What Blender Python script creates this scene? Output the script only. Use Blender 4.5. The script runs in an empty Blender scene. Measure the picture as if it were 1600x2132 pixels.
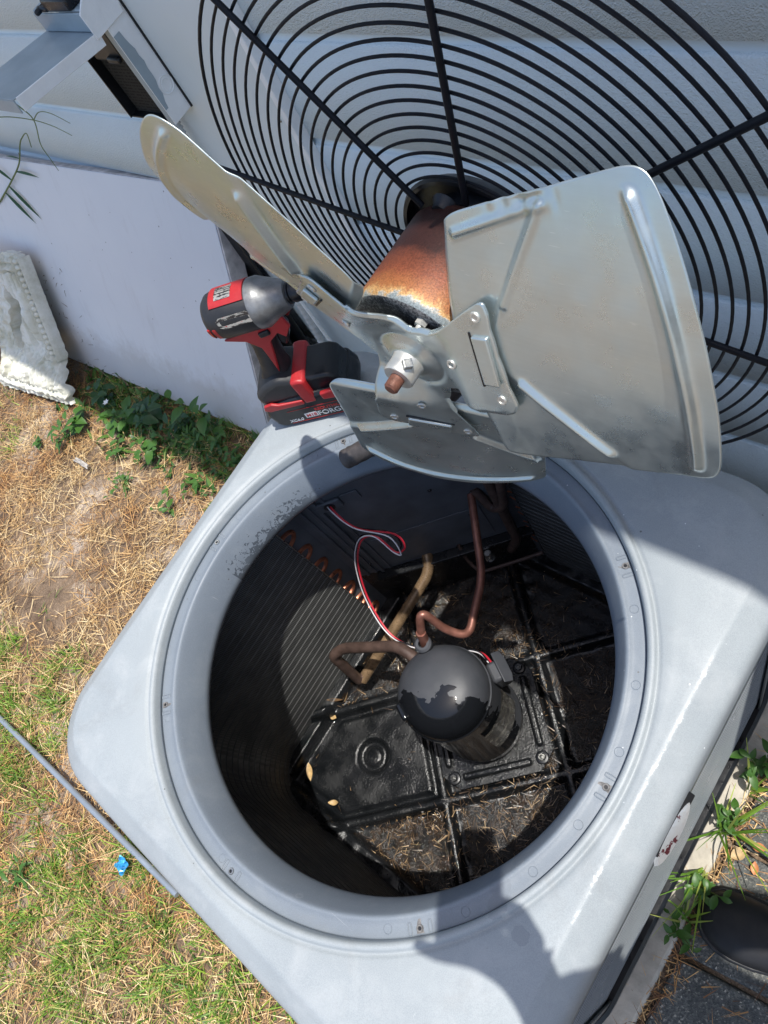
import bpy, bmesh, math, random
import numpy as np
from mathutils import Vector, Matrix, noise as mnoise
rnd = random.Random(7)
npr = np.random.RandomState(11)
PI = math.pi
scn = bpy.context.scene
col = scn.collection

# ------------------------------------------------------------------ camera
cd = bpy.data.cameras.new('camera')
cam = bpy.data.objects.new('camera', cd); col.objects.link(cam)
cd.sensor_fit = 'HORIZONTAL'; cd.sensor_width = 36.0; cd.lens = 36.0 * 1496.0 / 1600.0
cd.clip_start = 0.01; cd.clip_end = 500
X = Vector((0.7536398, 0.5352577, -0.381479)); Yd = Vector((0.3723153, -0.8259327, -0.4233397)); F = Vector((-0.5416718, 0.177015, -0.8217404))
CAM = Vector((0.48119, -0.02094, 0.87205))
cam.matrix_world = Matrix(((X.x, -Yd.x, -F.x, CAM.x), (X.y, -Yd.y, -F.y, CAM.y), (X.z, -Yd.z, -F.z, CAM.z), (0, 0, 0, 1)))
scn.camera = cam

# ------------------------------------------------------------------ light
SUN = Vector((0.25, 0.11, 1.0)).normalized()
w = bpy.data.worlds.new('World'); scn.world = w; w.use_nodes = True
nt = w.node_tree; bg = nt.nodes['Background']
sky = nt.nodes.new('ShaderNodeTexSky'); sky.sky_type = 'NISHITA'; sky.sun_disc = False
sky.sun_elevation = math.asin(SUN.z); sky.sun_rotation = math.atan2(SUN.x, SUN.y)
sky.air_density = 1.0; sky.dust_density = 2.0; sky.ozone_density = 1.0
nt.links.new(sky.outputs[0], bg.inputs[0]); bg.inputs[1].default_value = 0.15
sl = bpy.data.lights.new('sun', 'SUN'); sl.energy = 3.6; sl.angle = math.radians(0.53); sl.color = (1.0, 0.965, 0.90)
so = bpy.data.objects.new('sun', sl); col.objects.link(so); so.rotation_euler = SUN.to_track_quat('Z', 'Y').to_euler(); so.location = (1, 0.5, 4)
scn.view_settings.view_transform = 'Standard'; scn.view_settings.look = 'None'
scn.view_settings.gamma = 1.0; scn.view_settings.use_curve_mapping = False
scn.view_settings.exposure = 0.50

# ------------------------------------------------------------------ materials
def newmat(name):
    m = bpy.data.materials.new(name); m.use_nodes = True
    return m, m.node_tree, m.node_tree.nodes['Principled BSDF']
def N(t, typ, **kw):
    n = t.nodes.new(typ)
    for k, v in kw.items():
        if isinstance(k, str) and hasattr(n, k): setattr(n, k, v)
        else: n.inputs[k].default_value = v
    return n
def c4(c): return (c[0], c[1], c[2], 1.0)
def ramp(t, src, stops, interp='LINEAR'):
    r = t.nodes.new('ShaderNodeValToRGB'); r.color_ramp.interpolation = interp
    e = r.color_ramp.elements
    e[0].position, e[0].color = stops[0][0], c4(stops[0][1]); e[1].position, e[1].color = stops[-1][0], c4(stops[-1][1])
    for p, c in stops[1:-1]:
        x = e.new(p); x.color = c4(c)
    t.links.new(src, r.inputs[0]); return r.outputs[0]
def g(v): return (v, v, v)
def noise(t, scale, detail=4, rough=0.55, vec=None, dist=0.0):
    n = t.nodes.new('ShaderNodeTexNoise'); n.inputs['Scale'].default_value = scale; n.inputs['Detail'].default_value = detail
    n.inputs['Roughness'].default_value = rough; n.inputs['Distortion'].default_value = dist
    if vec is None: vec = coord(t)
    t.links.new(vec, n.inputs['Vector']); return n.outputs['Fac']
def coord(t, kind='Object', scale=None):
    for n in t.nodes:
        if n.name == 'TC': tc = n; break
    else:
        tc = t.nodes.new('ShaderNodeTexCoord'); tc.name = 'TC'
    o = tc.outputs[kind]
    if scale:
        mp = t.nodes.new('ShaderNodeMapping'); mp.inputs['Scale'].default_value = scale; t.links.new(o, mp.inputs['Vector']); o = mp.outputs[0]
    return o
def mixc(t, fac, a, b, mode='MIX'):
    m = t.nodes.new('ShaderNodeMix'); m.data_type = 'RGBA'; m.blend_type = mode
    for s, v in ((0, fac), (6, a), (7, b)):
        if isinstance(v, (int, float)): m.inputs[s].default_value = v
        elif isinstance(v, tuple): m.inputs[s].default_value = c4(v)
        else: t.links.new(v, m.inputs[s])
    return m.outputs[2]
def math_(t, op, a, b=0.0, c=None):
    m = t.nodes.new('ShaderNodeMath'); m.operation = op
    for i, v in enumerate((a, b) if c is None else (a, b, c)):
        if isinstance(v, (int, float)): m.inputs[i].default_value = v
        else: t.links.new(v, m.inputs[i])
    return m.outputs[0]
def bump(t, b, h, strength=0.3, dist=0.002):
    n = t.nodes.new('ShaderNodeBump'); n.inputs['Strength'].default_value = strength; n.inputs['Distance'].default_value = dist
    t.links.new(h, n.inputs['Height']); t.links.new(n.outputs[0], b.inputs['Normal'])
def simple(name, c, rough=0.5, metal=0.0, var=0.12, vs=30, bmp=0.0, bs=200, coat=0.0, bd=0.001, rvar=0.1):
    m, t, b = newmat(name)
    n1 = noise(t, vs, 5)
    lo = tuple(max(0, x * (1 - var)) for x in c); hi = tuple(min(1, x * (1 + var)) for x in c)
    t.links.new(ramp(t, n1, [(0.3, lo), (0.7, hi)]), b.inputs['Base Color'])
    n2 = noise(t, vs * 2.3, 3)
    t.links.new(ramp(t, n2, [(0.3, g(max(0, rough - rvar))), (0.7, g(min(1, rough + rvar)))]), b.inputs['Roughness'])
    b.inputs['Metallic'].default_value = metal
    if coat: b.inputs['Coat Weight'].default_value = coat
    if bmp: bump(t, b, noise(t, bs, 3), bmp, bd)
    return m
M = {}
def lid_material(name='grey_lid_paint', lo=(0.285, 0.316, 0.338), hi=(0.345, 0.378, 0.396), chalk_c=(0.46, 0.475, 0.485)):
    m, t, b = newmat(name)
    oc = coord(t)
    base = ramp(t, noise(t, 5, 6, 0.6), [(0.3, lo), (0.7, hi)])
    fine = ramp(t, noise(t, 900, 2), [(0.35, g(0.90)), (0.65, g(1.06))])
    c = mixc(t, 1.0, base, fine, 'MULTIPLY')
    chalk = ramp(t, noise(t, 17, 7, 0.7, dist=0.4), [(0.50, g(0)), (0.72, g(0.38))])
    c = mixc(t, chalk, c, chalk_c)
    grime = ramp(t, noise(t, 8, 8, 0.78, dist=0.9), [(0.56, g(0)), (0.78, g(0.34))])
    c = mixc(t, grime, c, (0.20, 0.20, 0.19))
    scr = ramp(t, noise(t, 1.0, 3, 0.6, coord(t, 'Object', (420, 18, 30)), 0.3), [(0.745, g(0)), (0.765, g(0.5))])
    scr2 = ramp(t, noise(t, 1.0, 3, 0.6, coord(t, 'Object', (22, 380, 30)), 0.5), [(0.75, g(0)), (0.77, g(0.4))])
    c = mixc(t, math_(t, 'MAXIMUM', scr, scr2), c, (0.58, 0.60, 0.61))
    ring_ = t.nodes.new('ShaderNodeTexVoronoi'); ring_.inputs['Scale'].default_value = 26; t.links.new(oc, ring_.inputs['Vector'])
    rg_ = math_(t, 'LESS_THAN', math_(t, 'ABSOLUTE', math_(t, 'SUBTRACT', ring_.outputs['Distance'], 0.20)), 0.018)
    c = mixc(t, math_(t, 'MULTIPLY', math_(t, 'MULTIPLY', rg_, math_(t, 'GREATER_THAN', ring_.outputs['Color'], 0.80)), 0.10), c, (0.50, 0.52, 0.53))
    # scattered tiny white overspray specks
    v = t.nodes.new('ShaderNodeTexVoronoi'); v.inputs['Scale'].default_value = 62; v.inputs['Randomness'].default_value = 1.0
    t.links.new(oc, v.inputs['Vector'])
    sp = math_(t, 'LESS_THAN', v.outputs['Distance'], 0.052)
    sel = math_(t, 'GREATER_THAN', v.outputs['Color'], 0.62)
    sepn = t.nodes.new('ShaderNodeSeparateXYZ'); t.links.new(oc, sepn.inputs[0])
    right = ramp(t, math_(t, 'ADD', sepn.outputs[0], sepn.outputs[1]), [(0.25, g(0)), (0.5, g(1))])
    sel = math_(t, 'MULTIPLY', sel, right)
    c = mixc(t, math_(t, 'MULTIPLY', sp, sel), c, (0.75, 0.77, 0.78))
    v2 = t.nodes.new('ShaderNodeTexVoronoi'); v2.inputs['Scale'].default_value = 34; t.links.new(oc, v2.inputs['Vector'])
    sp2 = math_(t, 'MULTIPLY', math_(t, 'LESS_THAN', v2.outputs['Distance'], 0.045), math_(t, 'GREATER_THAN', v2.outputs['Color'], 0.5))
    c = mixc(t, math_(t, 'MULTIPLY', sp2, 0.8), c, (0.09, 0.09, 0.085))
    wr = math_(t, 'ABSOLUTE', math_(t, 'SUBTRACT', sepn.outputs[0], 0.3835))
    wr = math_(t, 'LESS_THAN', wr, math_(t, 'MULTIPLY', math_(t, 'SUBTRACT', noise(t, 70, 6, 0.85), 0.475), 0.022))
    wr = math_(t, 'MULTIPLY', wr, ramp(t, noise(t, 14, 3, 0.6), [(0.42, g(0.1)), (0.6, g(1))]))
    wr = math_(t, 'MULTIPLY', wr, math_(t, 'MULTIPLY', math_(t, 'GREATER_THAN', sepn.outputs[1], -0.14), math_(t, 'LESS_THAN', sepn.outputs[1], 0.19)))
    c = mixc(t, math_(t, 'MULTIPLY', wr, 0.55), c, (0.74, 0.75, 0.74))
    # wet blotches on the left wall of the throat
    ang = math_(t, 'ARCTAN2', sepn.outputs[1], sepn.outputs[0])
    rad = math_(t, 'SQRT', math_(t, 'ADD', math_(t, 'MULTIPLY', sepn.outputs[0], sepn.outputs[0]), math_(t, 'MULTIPLY', sepn.outputs[1], sepn.outputs[1])))
    am = ramp(t, math_(t, 'DIVIDE', math_(t, 'ABSOLUTE', ang), PI), [(0.80, g(0)), (0.88, g(1)), (0.985, g(1)), (1.0, g(0.7))])
    ym = math_(t, 'GREATER_THAN', sepn.outputs[1], -0.03)
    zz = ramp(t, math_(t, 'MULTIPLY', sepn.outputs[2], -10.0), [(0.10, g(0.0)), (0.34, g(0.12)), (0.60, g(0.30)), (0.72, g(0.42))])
    nz = noise(t, 130, 3, 0.6, dist=0.5)
    wet = math_(t, 'GREATER_THAN', math_(t, 'ADD', nz, zz), 0.80)
    wet = math_(t, 'MULTIPLY', math_(t, 'MULTIPLY', wet, am), math_(t, 'MULTIPLY', ym, math_(t, 'LESS_THAN', sepn.outputs[2], -0.018)))
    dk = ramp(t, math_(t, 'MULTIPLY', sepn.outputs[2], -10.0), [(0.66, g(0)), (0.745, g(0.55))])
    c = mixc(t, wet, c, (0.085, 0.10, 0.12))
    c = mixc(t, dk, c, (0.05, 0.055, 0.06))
    # two drips near the front right of the ring
    drip = None
    for (dx, dy, dr) in ((0.2985, -0.1545, 0.0125), (0.3085, -0.1725, 0.0125), (0.345, -0.180, 0.0095)):
        sx = math_(t, 'SUBTRACT', sepn.outputs[0], dx); sy = math_(t, 'SUBTRACT', sepn.outputs[1], dy)
        d = math_(t, 'SQRT', math_(t, 'ADD', math_(t, 'MULTIPLY', sx, sx), math_(t, 'MULTIPLY', sy, sy)))
        d = math_(t, 'ADD', d, math_(t, 'MULTIPLY', math_(t, 'SUBTRACT', noise(t, 140, 2), 0.5), 0.008))
        k = math_(t, 'LESS_THAN', d, dr)
        k = math_(t, 'MULTIPLY', k, 1.0 if dr > 0.015 else 0.35)
        drip = k if drip is None else math_(t, 'MAXIMUM', drip, k)
    c = mixc(t, math_(t, 'MULTIPLY', drip, 0.75), c, (0.13, 0.15, 0.175))
    t.links.new(c, b.inputs['Base Color'])
    rr = ramp(t, noise(t, 12, 5), [(0.3, g(0.42)), (0.7, g(0.58))])
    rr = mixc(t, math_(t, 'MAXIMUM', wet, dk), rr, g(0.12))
    t.links.new(rr, b.inputs['Roughness'])
    b.inputs['Specular IOR Level'].default_value = 0.5
    bump(t, b, noise(t, 700, 2), 0.12, 0.0006)
    return m
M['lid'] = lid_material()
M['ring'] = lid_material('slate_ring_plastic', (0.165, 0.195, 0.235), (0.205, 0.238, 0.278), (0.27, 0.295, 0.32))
def wall_material():
    m, t, b = newmat('white_block_paint')
    c = ramp(t, noise(t, 3, 6, 0.6), [(0.3, (0.655, 0.765, 0.82)), (0.7, (0.71, 0.815, 0.865))])
    d = ramp(t, noise(t, 22, 6, 0.75), [(0.66, g(0)), (0.80, g(0.35))])
    c = mixc(t, d, c, (0.52, 0.55, 0.54))
    dots = ramp(t, noise(t, 160, 2), [(0.80, g(0)), (0.82, g(0.8))])
    c = mixc(t, dots, c, (0.25, 0.26, 0.25))
    t.links.new(c, b.inputs['Base Color']); b.inputs['Roughness'].default_value = 0.42
    h = math_(t, 'ADD', math_(t, 'MULTIPLY', noise(t, 430, 2, 0.5), 1.0), math_(t, 'MULTIPLY', noise(t, 230, 2, 0.5), 0.8))
    bump(t, b, h, 0.7, 0.0036)
    return m
M['wall'] = wall_material()
M['joint'] = None
def galv(name='galvanised_sheet', tint=(0.60, 0.675, 0.675), rough=0.30, metal=0.80, bmp=0.05):
    m, t, b = newmat(name)
    c = ramp(t, noise(t, 7, 5, 0.6), [(0.3, tuple(x * 0.80 for x in tint)), (0.7, tint)])
    st = ramp(t, noise(t, 1.0, 4, 0.6, coord(t, 'Object', (9, 400, 400))), [(0.3, g(0.98)), (0.7, g(1.02))])
    c = mixc(t, 1.0, c, st, 'MULTIPLY')
    rust = ramp(t, noise(t, 9, 2, 0.5, dist=0.4), [(0.50, g(0)), (0.85, g(0.16))])
    scr = ramp(t, noise(t, 1.0, 2, 0.5, coord(t, 'Object', (60, 500, 500)), 0.2), [(0.70, g(0)), (0.74, g(0.35))])
    c = mixc(t, scr, c, (0.80, 0.84, 0.84))
    c = mixc(t, rust, c, (0.46, 0.41, 0.36))
    t.links.new(c, b.inputs['Base Color'])
    t.links.new(ramp(t, noise(t, 40, 4), [(0.3, g(rough - 0.07)), (0.7, g(rough + 0.12))]), b.inputs['Roughness'])
    b.inputs['Metallic'].default_value = metal
    bump(t, b, noise(t, 260, 3), bmp, 0.001)
    return m
M['galv'] = galv()
M['galv_edge'] = galv('worn_sheet_edge', (0.55, 0.52, 0.48), 0.45, 0.6)
def motor_material():
    m, t, b = newmat('rusted_motor_painted_shade')
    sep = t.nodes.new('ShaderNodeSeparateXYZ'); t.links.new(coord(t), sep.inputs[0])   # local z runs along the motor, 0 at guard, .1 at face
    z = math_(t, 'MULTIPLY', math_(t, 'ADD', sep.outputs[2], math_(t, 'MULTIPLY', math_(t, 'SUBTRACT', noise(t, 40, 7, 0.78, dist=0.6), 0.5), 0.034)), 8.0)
    c = ramp(t, z, [(0.0, (0.30, 0.28, 0.25)), (0.04, (0.10, 0.04, 0.03)), (0.10, (0.040, 0.013, 0.011)), (0.44, (0.040, 0.014, 0.012)), (0.50, (0.13, 0.038, 0.022)), (0.66, (0.235, 0.066, 0.030)), (0.79, (0.36, 0.135, 0.045)), (0.845, (0.56, 0.34, 0.14)), (0.862, (0.44, 0.40, 0.34)), (0.880, (0.24, 0.28, 0.29)), (1.0, (0.34, 0.37, 0.38))])  # dark maroon stops paint a cast shadow on the guard end; orange is rust
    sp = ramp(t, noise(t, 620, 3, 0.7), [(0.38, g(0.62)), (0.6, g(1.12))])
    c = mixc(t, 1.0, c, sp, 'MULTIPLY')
    t.links.new(c, b.inputs['Base Color']); b.inputs['Roughness'].default_value = 0.5; b.inputs['Metallic'].default_value = 0.15
    bump(t, b, noise(t, 520, 3), 0.3, 0.001)
    return m
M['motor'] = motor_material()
def wetblack(name, debris=0.0, c0=(0.005, 0.006, 0.007), c1=(0.015, 0.016, 0.018), r0=0.07, r1=0.38, sparkle=0.42, dust=0.07):
    m, t, b = newmat(name)
    c = ramp(t, noise(t, 11, 6, 0.65), [(0.35, c0), (0.7, c1)])
    dd = ramp(t, noise(t, 26, 8, 0.75, dist=0.6), [(0.60, g(0)), (0.82, g(dust))])
    c = mixc(t, dd, c, (0.16, 0.15, 0.14))
    sp = ramp(t, noise(t, 330, 2), [(0.74, g(0)), (0.79, g(0.8))])
    c = mixc(t, sp, c, (0.30, 0.28, 0.24))
    if debris:
        mk = ramp(t, noise(t, 13, 7, 0.75, dist=1.0), [(0.5 - debris * 0.25, g(0)), (0.62 - debris * 0.25, g(1))])
        dc = ramp(t, noise(t, 170, 5, 0.8), [(0.3, (0.008, 0.006, 0.004)), (0.55, (0.024, 0.015, 0.009)), (0.78, (0.13, 0.085, 0.045))])
        c = mixc(t, mk, c, dc)
    t.links.new(c, b.inputs['Base Color'])
    t.links.new(ramp(t, noise(t, 16, 5, 0.6), [(0.38, g(r0)), (0.62, g(r1))]), b.inputs['Roughness'])
    h = math_(t, 'ADD', noise(t, 240, 3, 0.7), math_(t, 'MULTIPLY', noise(t, 60, 3), 0.7))
    bump(t, b, h, sparkle, 0.0025)
    return m
M['pan'] = wetblack('wet_black_pan')
M['pan_debris'] = wetblack('pan_with_wet_litter', debris=0.25, sparkle=1.0, r0=0.07, r1=0.30)
def compressor_material():
    m, t, b = newmat('black_compressor_paint')
    sep = t.nodes.new('ShaderNodeSeparateXYZ'); t.links.new(coord(t), sep.inputs[0])
    # dry upper-left part, wet glossy lower part
    k = math_(t, 'ADD', math_(t, 'MULTIPLY', sep.outputs[1], 9.0), 0.0)
    k = math_(t, 'ADD', k, math_(t, 'MULTIPLY', sep.outputs[0], -4.0))
    k = math_(t, 'ADD', k, math_(t, 'MULTIPLY', math_(t, 'SUBTRACT', noise(t, 26, 3, 0.6, dist=0.5), 0.5), 1.3))
    wet = ramp(t, k, [(0.0, g(1)), (0.03, g(0))])
    wet = math_(t, 'LESS_THAN', k, -0.16)
    c = mixc(t, wet, ramp(t, noise(t, 30, 4), [(0.3, (0.040, 0.044, 0.052)), (0.7, (0.055, 0.058, 0.066))]), (0.008, 0.009, 0.011))
    t.links.new(c, b.inputs['Base Color'])
    t.links.new(mixc(t, wet, g(0.48), g(0.09)), b.inputs['Roughness'])
    bump(t, b, noise(t, 400, 2), 0.12, 0.0008)
    return m
M['comp'] = compressor_material()
def coil_material():
    m, t, b = newmat('wet_aluminium_fins')
    sep = t.nodes.new('ShaderNodeSeparateXYZ'); t.links.new(coord(t), sep.inputs[0])
    # fine fin pitch, vertical plates
    s = math_(t, 'SINE', math_(t, 'MULTIPLY', math_(t, 'ADD', sep.outputs[0], sep.outputs[1]), 1900.0))
    f = ramp(t, s, [(0.0, g(0.35)), (0.7, g(1.0))])
    c = ramp(t, noise(t, 9, 6, 0.65), [(0.3, (0.10, 0.104, 0.106)), (0.7, (0.20, 0.205, 0.20))])
    c = mixc(t, 1.0, c, f, 'MULTIPLY')
    lint = ramp(t, noise(t, 1.0, 7, 0.75, coord(t, 'Object', (10, 10, 46)), 1.2), [(0.60, g(0)), (0.72, g(0.42))])
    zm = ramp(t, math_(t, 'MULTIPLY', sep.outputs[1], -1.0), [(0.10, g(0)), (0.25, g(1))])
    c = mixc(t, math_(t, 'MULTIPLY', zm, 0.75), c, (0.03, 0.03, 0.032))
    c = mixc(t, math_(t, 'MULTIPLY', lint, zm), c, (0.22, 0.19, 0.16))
    t.links.new(c, b.inputs['Base Color']); b.inputs['Metallic'].default_value = 0.1
    t.links.new(ramp(t, noise(t, 20, 3), [(0.3, g(0.40)), (0.7, g(0.6))]), b.inputs['Roughness'])
    bump(t, b, s, 0.35, 0.0008)
    return m
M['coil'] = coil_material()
M['copper'] = simple('copper_tube', (0.50, 0.19, 0.11), 0.36, 0.75, 0.3, 60, 0.15)
M['copper_dull'] = simple('tarnished_copper_tube', (0.26, 0.115, 0.085), 0.42, 0.5, 0.35, 45, 0.2)
M['tan_tube'] = simple('stained_suction_tube', (0.30, 0.20, 0.115), 0.28, 0.45, 0.4, 30, 0.25)
M['brown_tube'] = simple('sooty_brown_tube', (0.085, 0.055, 0.045), 0.5, 0.1, 0.35, 50, 0.4)
M['panel_in'] = simple('inner_panel_grey', (0.10, 0.11, 0.125), 0.45, 0.1, 0.25, 14, 0.05)
M['black_metal'] = simple('black_enamel_wire', (0.006, 0.008, 0.013), 0.5, 0.0, 0.3, 60)
M['black_metal'].node_tree.nodes['Principled BSDF'].inputs['Specular IOR Level'].default_value = 0.22
M['hub_black'] = simple('black_hub_paint', (0.010, 0.012, 0.016), 0.38, 0.0, 0.3, 40, 0.05)
M['red'] = simple('red_tool_plastic', (0.42, 0.022, 0.026), 0.42, 0.0, 0.12, 40, 0.1, 600)
M['tool_black'] = simple('black_tool_rubber', (0.020, 0.021, 0.024), 0.52, 0.0, 0.3, 25, 0.2, 700, bd=0.0006)
M['battery_black'] = simple('black_battery_plastic', (0.008, 0.009, 0.012), 0.36, 0.0, 0.3, 25)
M['tool_grey'] = simple('grey_cast_nose', (0.20, 0.205, 0.21), 0.46, 0.55, 0.4, 45, 0.35, 130)
M['dark_bolt'] = simple('oily_bolt', (0.10, 0.10, 0.095), 0.25, 0.6, 0.4, 80)
M['dirt'] = simple('brown_grime', (0.155, 0.15, 0.15), 0.6, 0.0, 0.5, 200, 0.3, 500)
M['steel'] = simple('bare_steel', (0.50, 0.50, 0.48), 0.3, 0.9, 0.15, 60)
M['zinc'] = simple('zinc_hub_collar', (0.62, 0.61, 0.56), 0.38, 0.6, 0.15, 60, 0.1)
M['shaft'] = simple('rusty_shaft', (0.18, 0.075, 0.05), 0.55, 0.3, 0.5, 90, 0.4, 500)
M['boxwhite'] = simple('chalky_white_paint', (0.86, 0.88, 0.88), 0.55, 0.0, 0.06, 18, 0.35, 120)
M['boxgrey'] = simple('grey_blue_enamel', (0.33, 0.40, 0.44), 0.40, 0.0, 0.12, 10, 0.05)
M['panelboard'] = simple('smooth_white_panel', (0.68, 0.75, 0.77), 0.42, 0.0, 0.05, 3, 0.15, 300, bd=0.0008)
def board_mat():
    m, t, b = newmat('white_laminate')
    c = ramp(t, noise(t, 2.5, 5), [(0.3, (0.70, 0.715, 0.76)), (0.7, (0.76, 0.775, 0.81))])
    d = ramp(t, noise(t, 1.0, 6, 0.7, coord(t, 'Object', (16, 4, 4)), 0.4), [(0.56, g(0)), (0.78, g(0.30))])
    c = mixc(t, d, c, (0.46, 0.44, 0.45))
    v = t.nodes.new('ShaderNodeTexVoronoi'); v.inputs['Scale'].default_value = 21; t.links.new(coord(t), v.inputs['Vector'])
    sp = math_(t, 'MULTIPLY', math_(t, 'LESS_THAN', v.outputs['Distance'], 0.05), math_(t, 'GREATER_THAN', v.outputs['Color'], 0.45))
    c = mixc(t, math_(t, 'MULTIPLY', sp, 0.8), c, (0.12, 0.11, 0.11))
    sep = t.nodes.new('ShaderNodeSeparateXYZ'); t.links.new(coord(t), sep.inputs[0])
    z_ = math_(t, 'ADD', sep.outputs[2], math_(t, 'MULTIPLY', noise(t, 12, 5, 0.7), -0.20))
    spl = ramp(t, z_, [(0.0 , g(0.45)), (0.07, g(0))])
    c = mixc(t, spl, c, (0.42, 0.38, 0.35))
    t.links.new(c, b.inputs['Base Color']); b.inputs['Roughness'].default_value = 0.38
    bump(t, b, noise(t, 5, 3), 0.08, 0.01)
    return m
M['board'] = board_mat()
M['board_old'] = simple('white_laminate', (0.66, 0.67, 0.74), 0.36, 0.0, 0.05, 2.5, 0.05, 200)
M['board_edge'] = simple('dusty_board_edge', (0.56, 0.52, 0.51), 0.65, 0.0, 0.3, 30, 0.3, 150)
M['darkplastic'] = simple('black_plastic', (0.012, 0.013, 0.015), 0.4, 0.0, 0.3, 6, 0.1)
M['conduit'] = simple('white_flexible_conduit', (0.58, 0.60, 0.60), 0.5, 0.0, 0.15, 30)
M['rubber'] = simple('shoe_rubber', (0.016, 0.016, 0.018), 0.55, 0.0, 0.35, 20, 0.15, 300)
M['cloth'] = simple('dark_work_cloth', (0.03, 0.035, 0.05), 0.85, 0.0, 0.2, 40, 0.4, 400)
M['skin'] = simple('skin', (0.42, 0.25, 0.18), 0.5, 0.0, 0.08, 20)
M['hair'] = simple('dark_hair', (0.02, 0.015, 0.012), 0.6)
M['phone'] = simple('phone_body', (0.02, 0.02, 0.022), 0.3)
M['blue'] = simple('blue_foil_scrap', (0.06, 0.36, 0.66), 0.25, 0.3, 0.5, 90, 0.6, 200)
M['joint'] = simple('smooth_painted_joint', (0.68, 0.785, 0.84), 0.4, 0.0, 0.05, 9, 0.15, 120)
M['soffit'] = simple('painted_soffit', (0.70, 0.72, 0.72), 0.6, 0.0, 0.06, 8)
M['trim'] = simple('pale_trim_metal', (0.27, 0.31, 0.36), 0.35, 0.3, 0.12, 12)
M['sill'] = simple('pale_concrete', (0.46, 0.42, 0.35), 0.8, 0.0, 0.25, 25, 0.6, 90, bd=0.003)
def emit_free_label(name, c, rough=0.4): return simple(name, c, rough, 0.0, 0.05, 30)
M['ink_white'] = emit_free_label('white_print', (0.72, 0.72, 0.72))
M['ink_red'] = emit_free_label('red_print', (0.50, 0.03, 0.03))
def worn_label():
    m, t, b = newmat('worn_foil_decal')
    n1 = noise(t, 170, 5, 0.75, dist=0.8)
    sp_ = t.nodes.new('ShaderNodeSeparateXYZ'); t.links.new(coord(t), sp_.inputs[0])
    wv = math_(t, 'MULTIPLY', math_(t, 'SINE', math_(t, 'MULTIPLY', math_(t, 'ADD', sp_.outputs[2], math_(t, 'MULTIPLY', sp_.outputs[1], -1.0)), 1500.0)), 0.06)
    n1 = math_(t, 'ADD', math_(t, 'ADD', noise(t, 90, 6, 0.8, coord(t, 'Object', (0.6, 1.4, 1.4)), 0.5), wv), 0.0)
    c = ramp(t, n1, [(0.30, (0.03, 0.03, 0.035)), (0.485, (0.045, 0.04, 0.04)), (0.50, (0.34, 0.34, 0.32)), (0.60, (0.50, 0.50, 0.47)), (0.66, (0.38, 0.03, 0.03))], 'LINEAR')
    t.links.new(c, b.inputs['Base Color']); b.inputs['Roughness'].default_value = 0.28; b.inputs['Metallic'].default_value = 0.35
    return m
M['decal'] = worn_label()
def badge_mat():
    m, t, b = newmat('worn_chrome_badge')
    c = ramp(t, noise(t, 38, 5, 0.7, dist=0.8), [(0.57, (0.66, 0.67, 0.68)), (0.58, (0.15, 0.04, 0.05))], 'CONSTANT')
    t.links.new(c, b.inputs['Base Color']); b.inputs['Metallic'].default_value = 0.7; b.inputs['Roughness'].default_value = 0.3
    bump(t, b, noise(t, 200, 4), 0.4, 0.001)
    return m
M['badge'] = badge_mat()
def comp_label():
    m, t, b = newmat('faded_compressor_label')
    c = ramp(t, noise(t, 60, 6, 0.7), [(0.42, (0.02, 0.02, 0.02)), (0.56, (0.10, 0.095, 0.08)), (0.75, (0.26, 0.25, 0.21))])
    t.links.new(c, b.inputs['Base Color']); b.inputs['Roughness'].default_value = 0.25
    return m
M['clabel'] = comp_label()
def motor_face():
    m, t, b = newmat('frosted_motor_face')
    sep = t.nodes.new('ShaderNodeSeparateXYZ'); t.links.new(coord(t), sep.inputs[0])
    edge = math_(t, 'SUBTRACT', math_(t, 'SQRT', math_(t, 'ADD', math_(t, 'MULTIPLY', sep.outputs[0], sep.outputs[0]), math_(t, 'MULTIPLY', sep.outputs[1], sep.outputs[1]))), 0.0)
    v = math_(t, 'ADD', noise(t, 420, 4, 0.8), math_(t, 'MULTIPLY', math_(t, 'SUBTRACT', edge, 0.055), 5.0))
    v = math_(t, 'ADD', v, math_(t, 'MULTIPLY', math_(t, 'SUBTRACT', noise(t, 18, 4), 0.5), 0.5))
    c = ramp(t, v, [(0.48, (0.025, 0.028, 0.034)), (0.70, (0.34, 0.35, 0.36))])
    t.links.new(c, b.inputs['Base Color']); b.inputs['Roughness'].default_value = 0.45; b.inputs['Metallic'].default_value = 0.3
    bump(t, b, noise(t, 420, 3), 0.4, 0.001)
    return m
M['mface'] = motor_face()
def soil_mat():
    m, t, b = newmat('sandy_soil')
    c = ramp(t, noise(t, 3.2, 8, 0.7), [(0.34, (0.10, 0.062, 0.038)), (0.50, (0.25, 0.175, 0.115)), (0.60, (0.48, 0.39, 0.31))])
    sp = ramp(t, noise(t, 300, 3), [(0.35, g(0.6)), (0.65, g(1.2))])
    c = mixc(t, 1.0, c, sp, 'MULTIPLY')
    t.links.new(c, b.inputs['Base Color']); b.inputs['Roughness'].default_value = 0.9
    bump(t, b, noise(t, 90, 6, 0.7), 0.8, 0.01)
    return m
M['soil'] = soil_mat()
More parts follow.
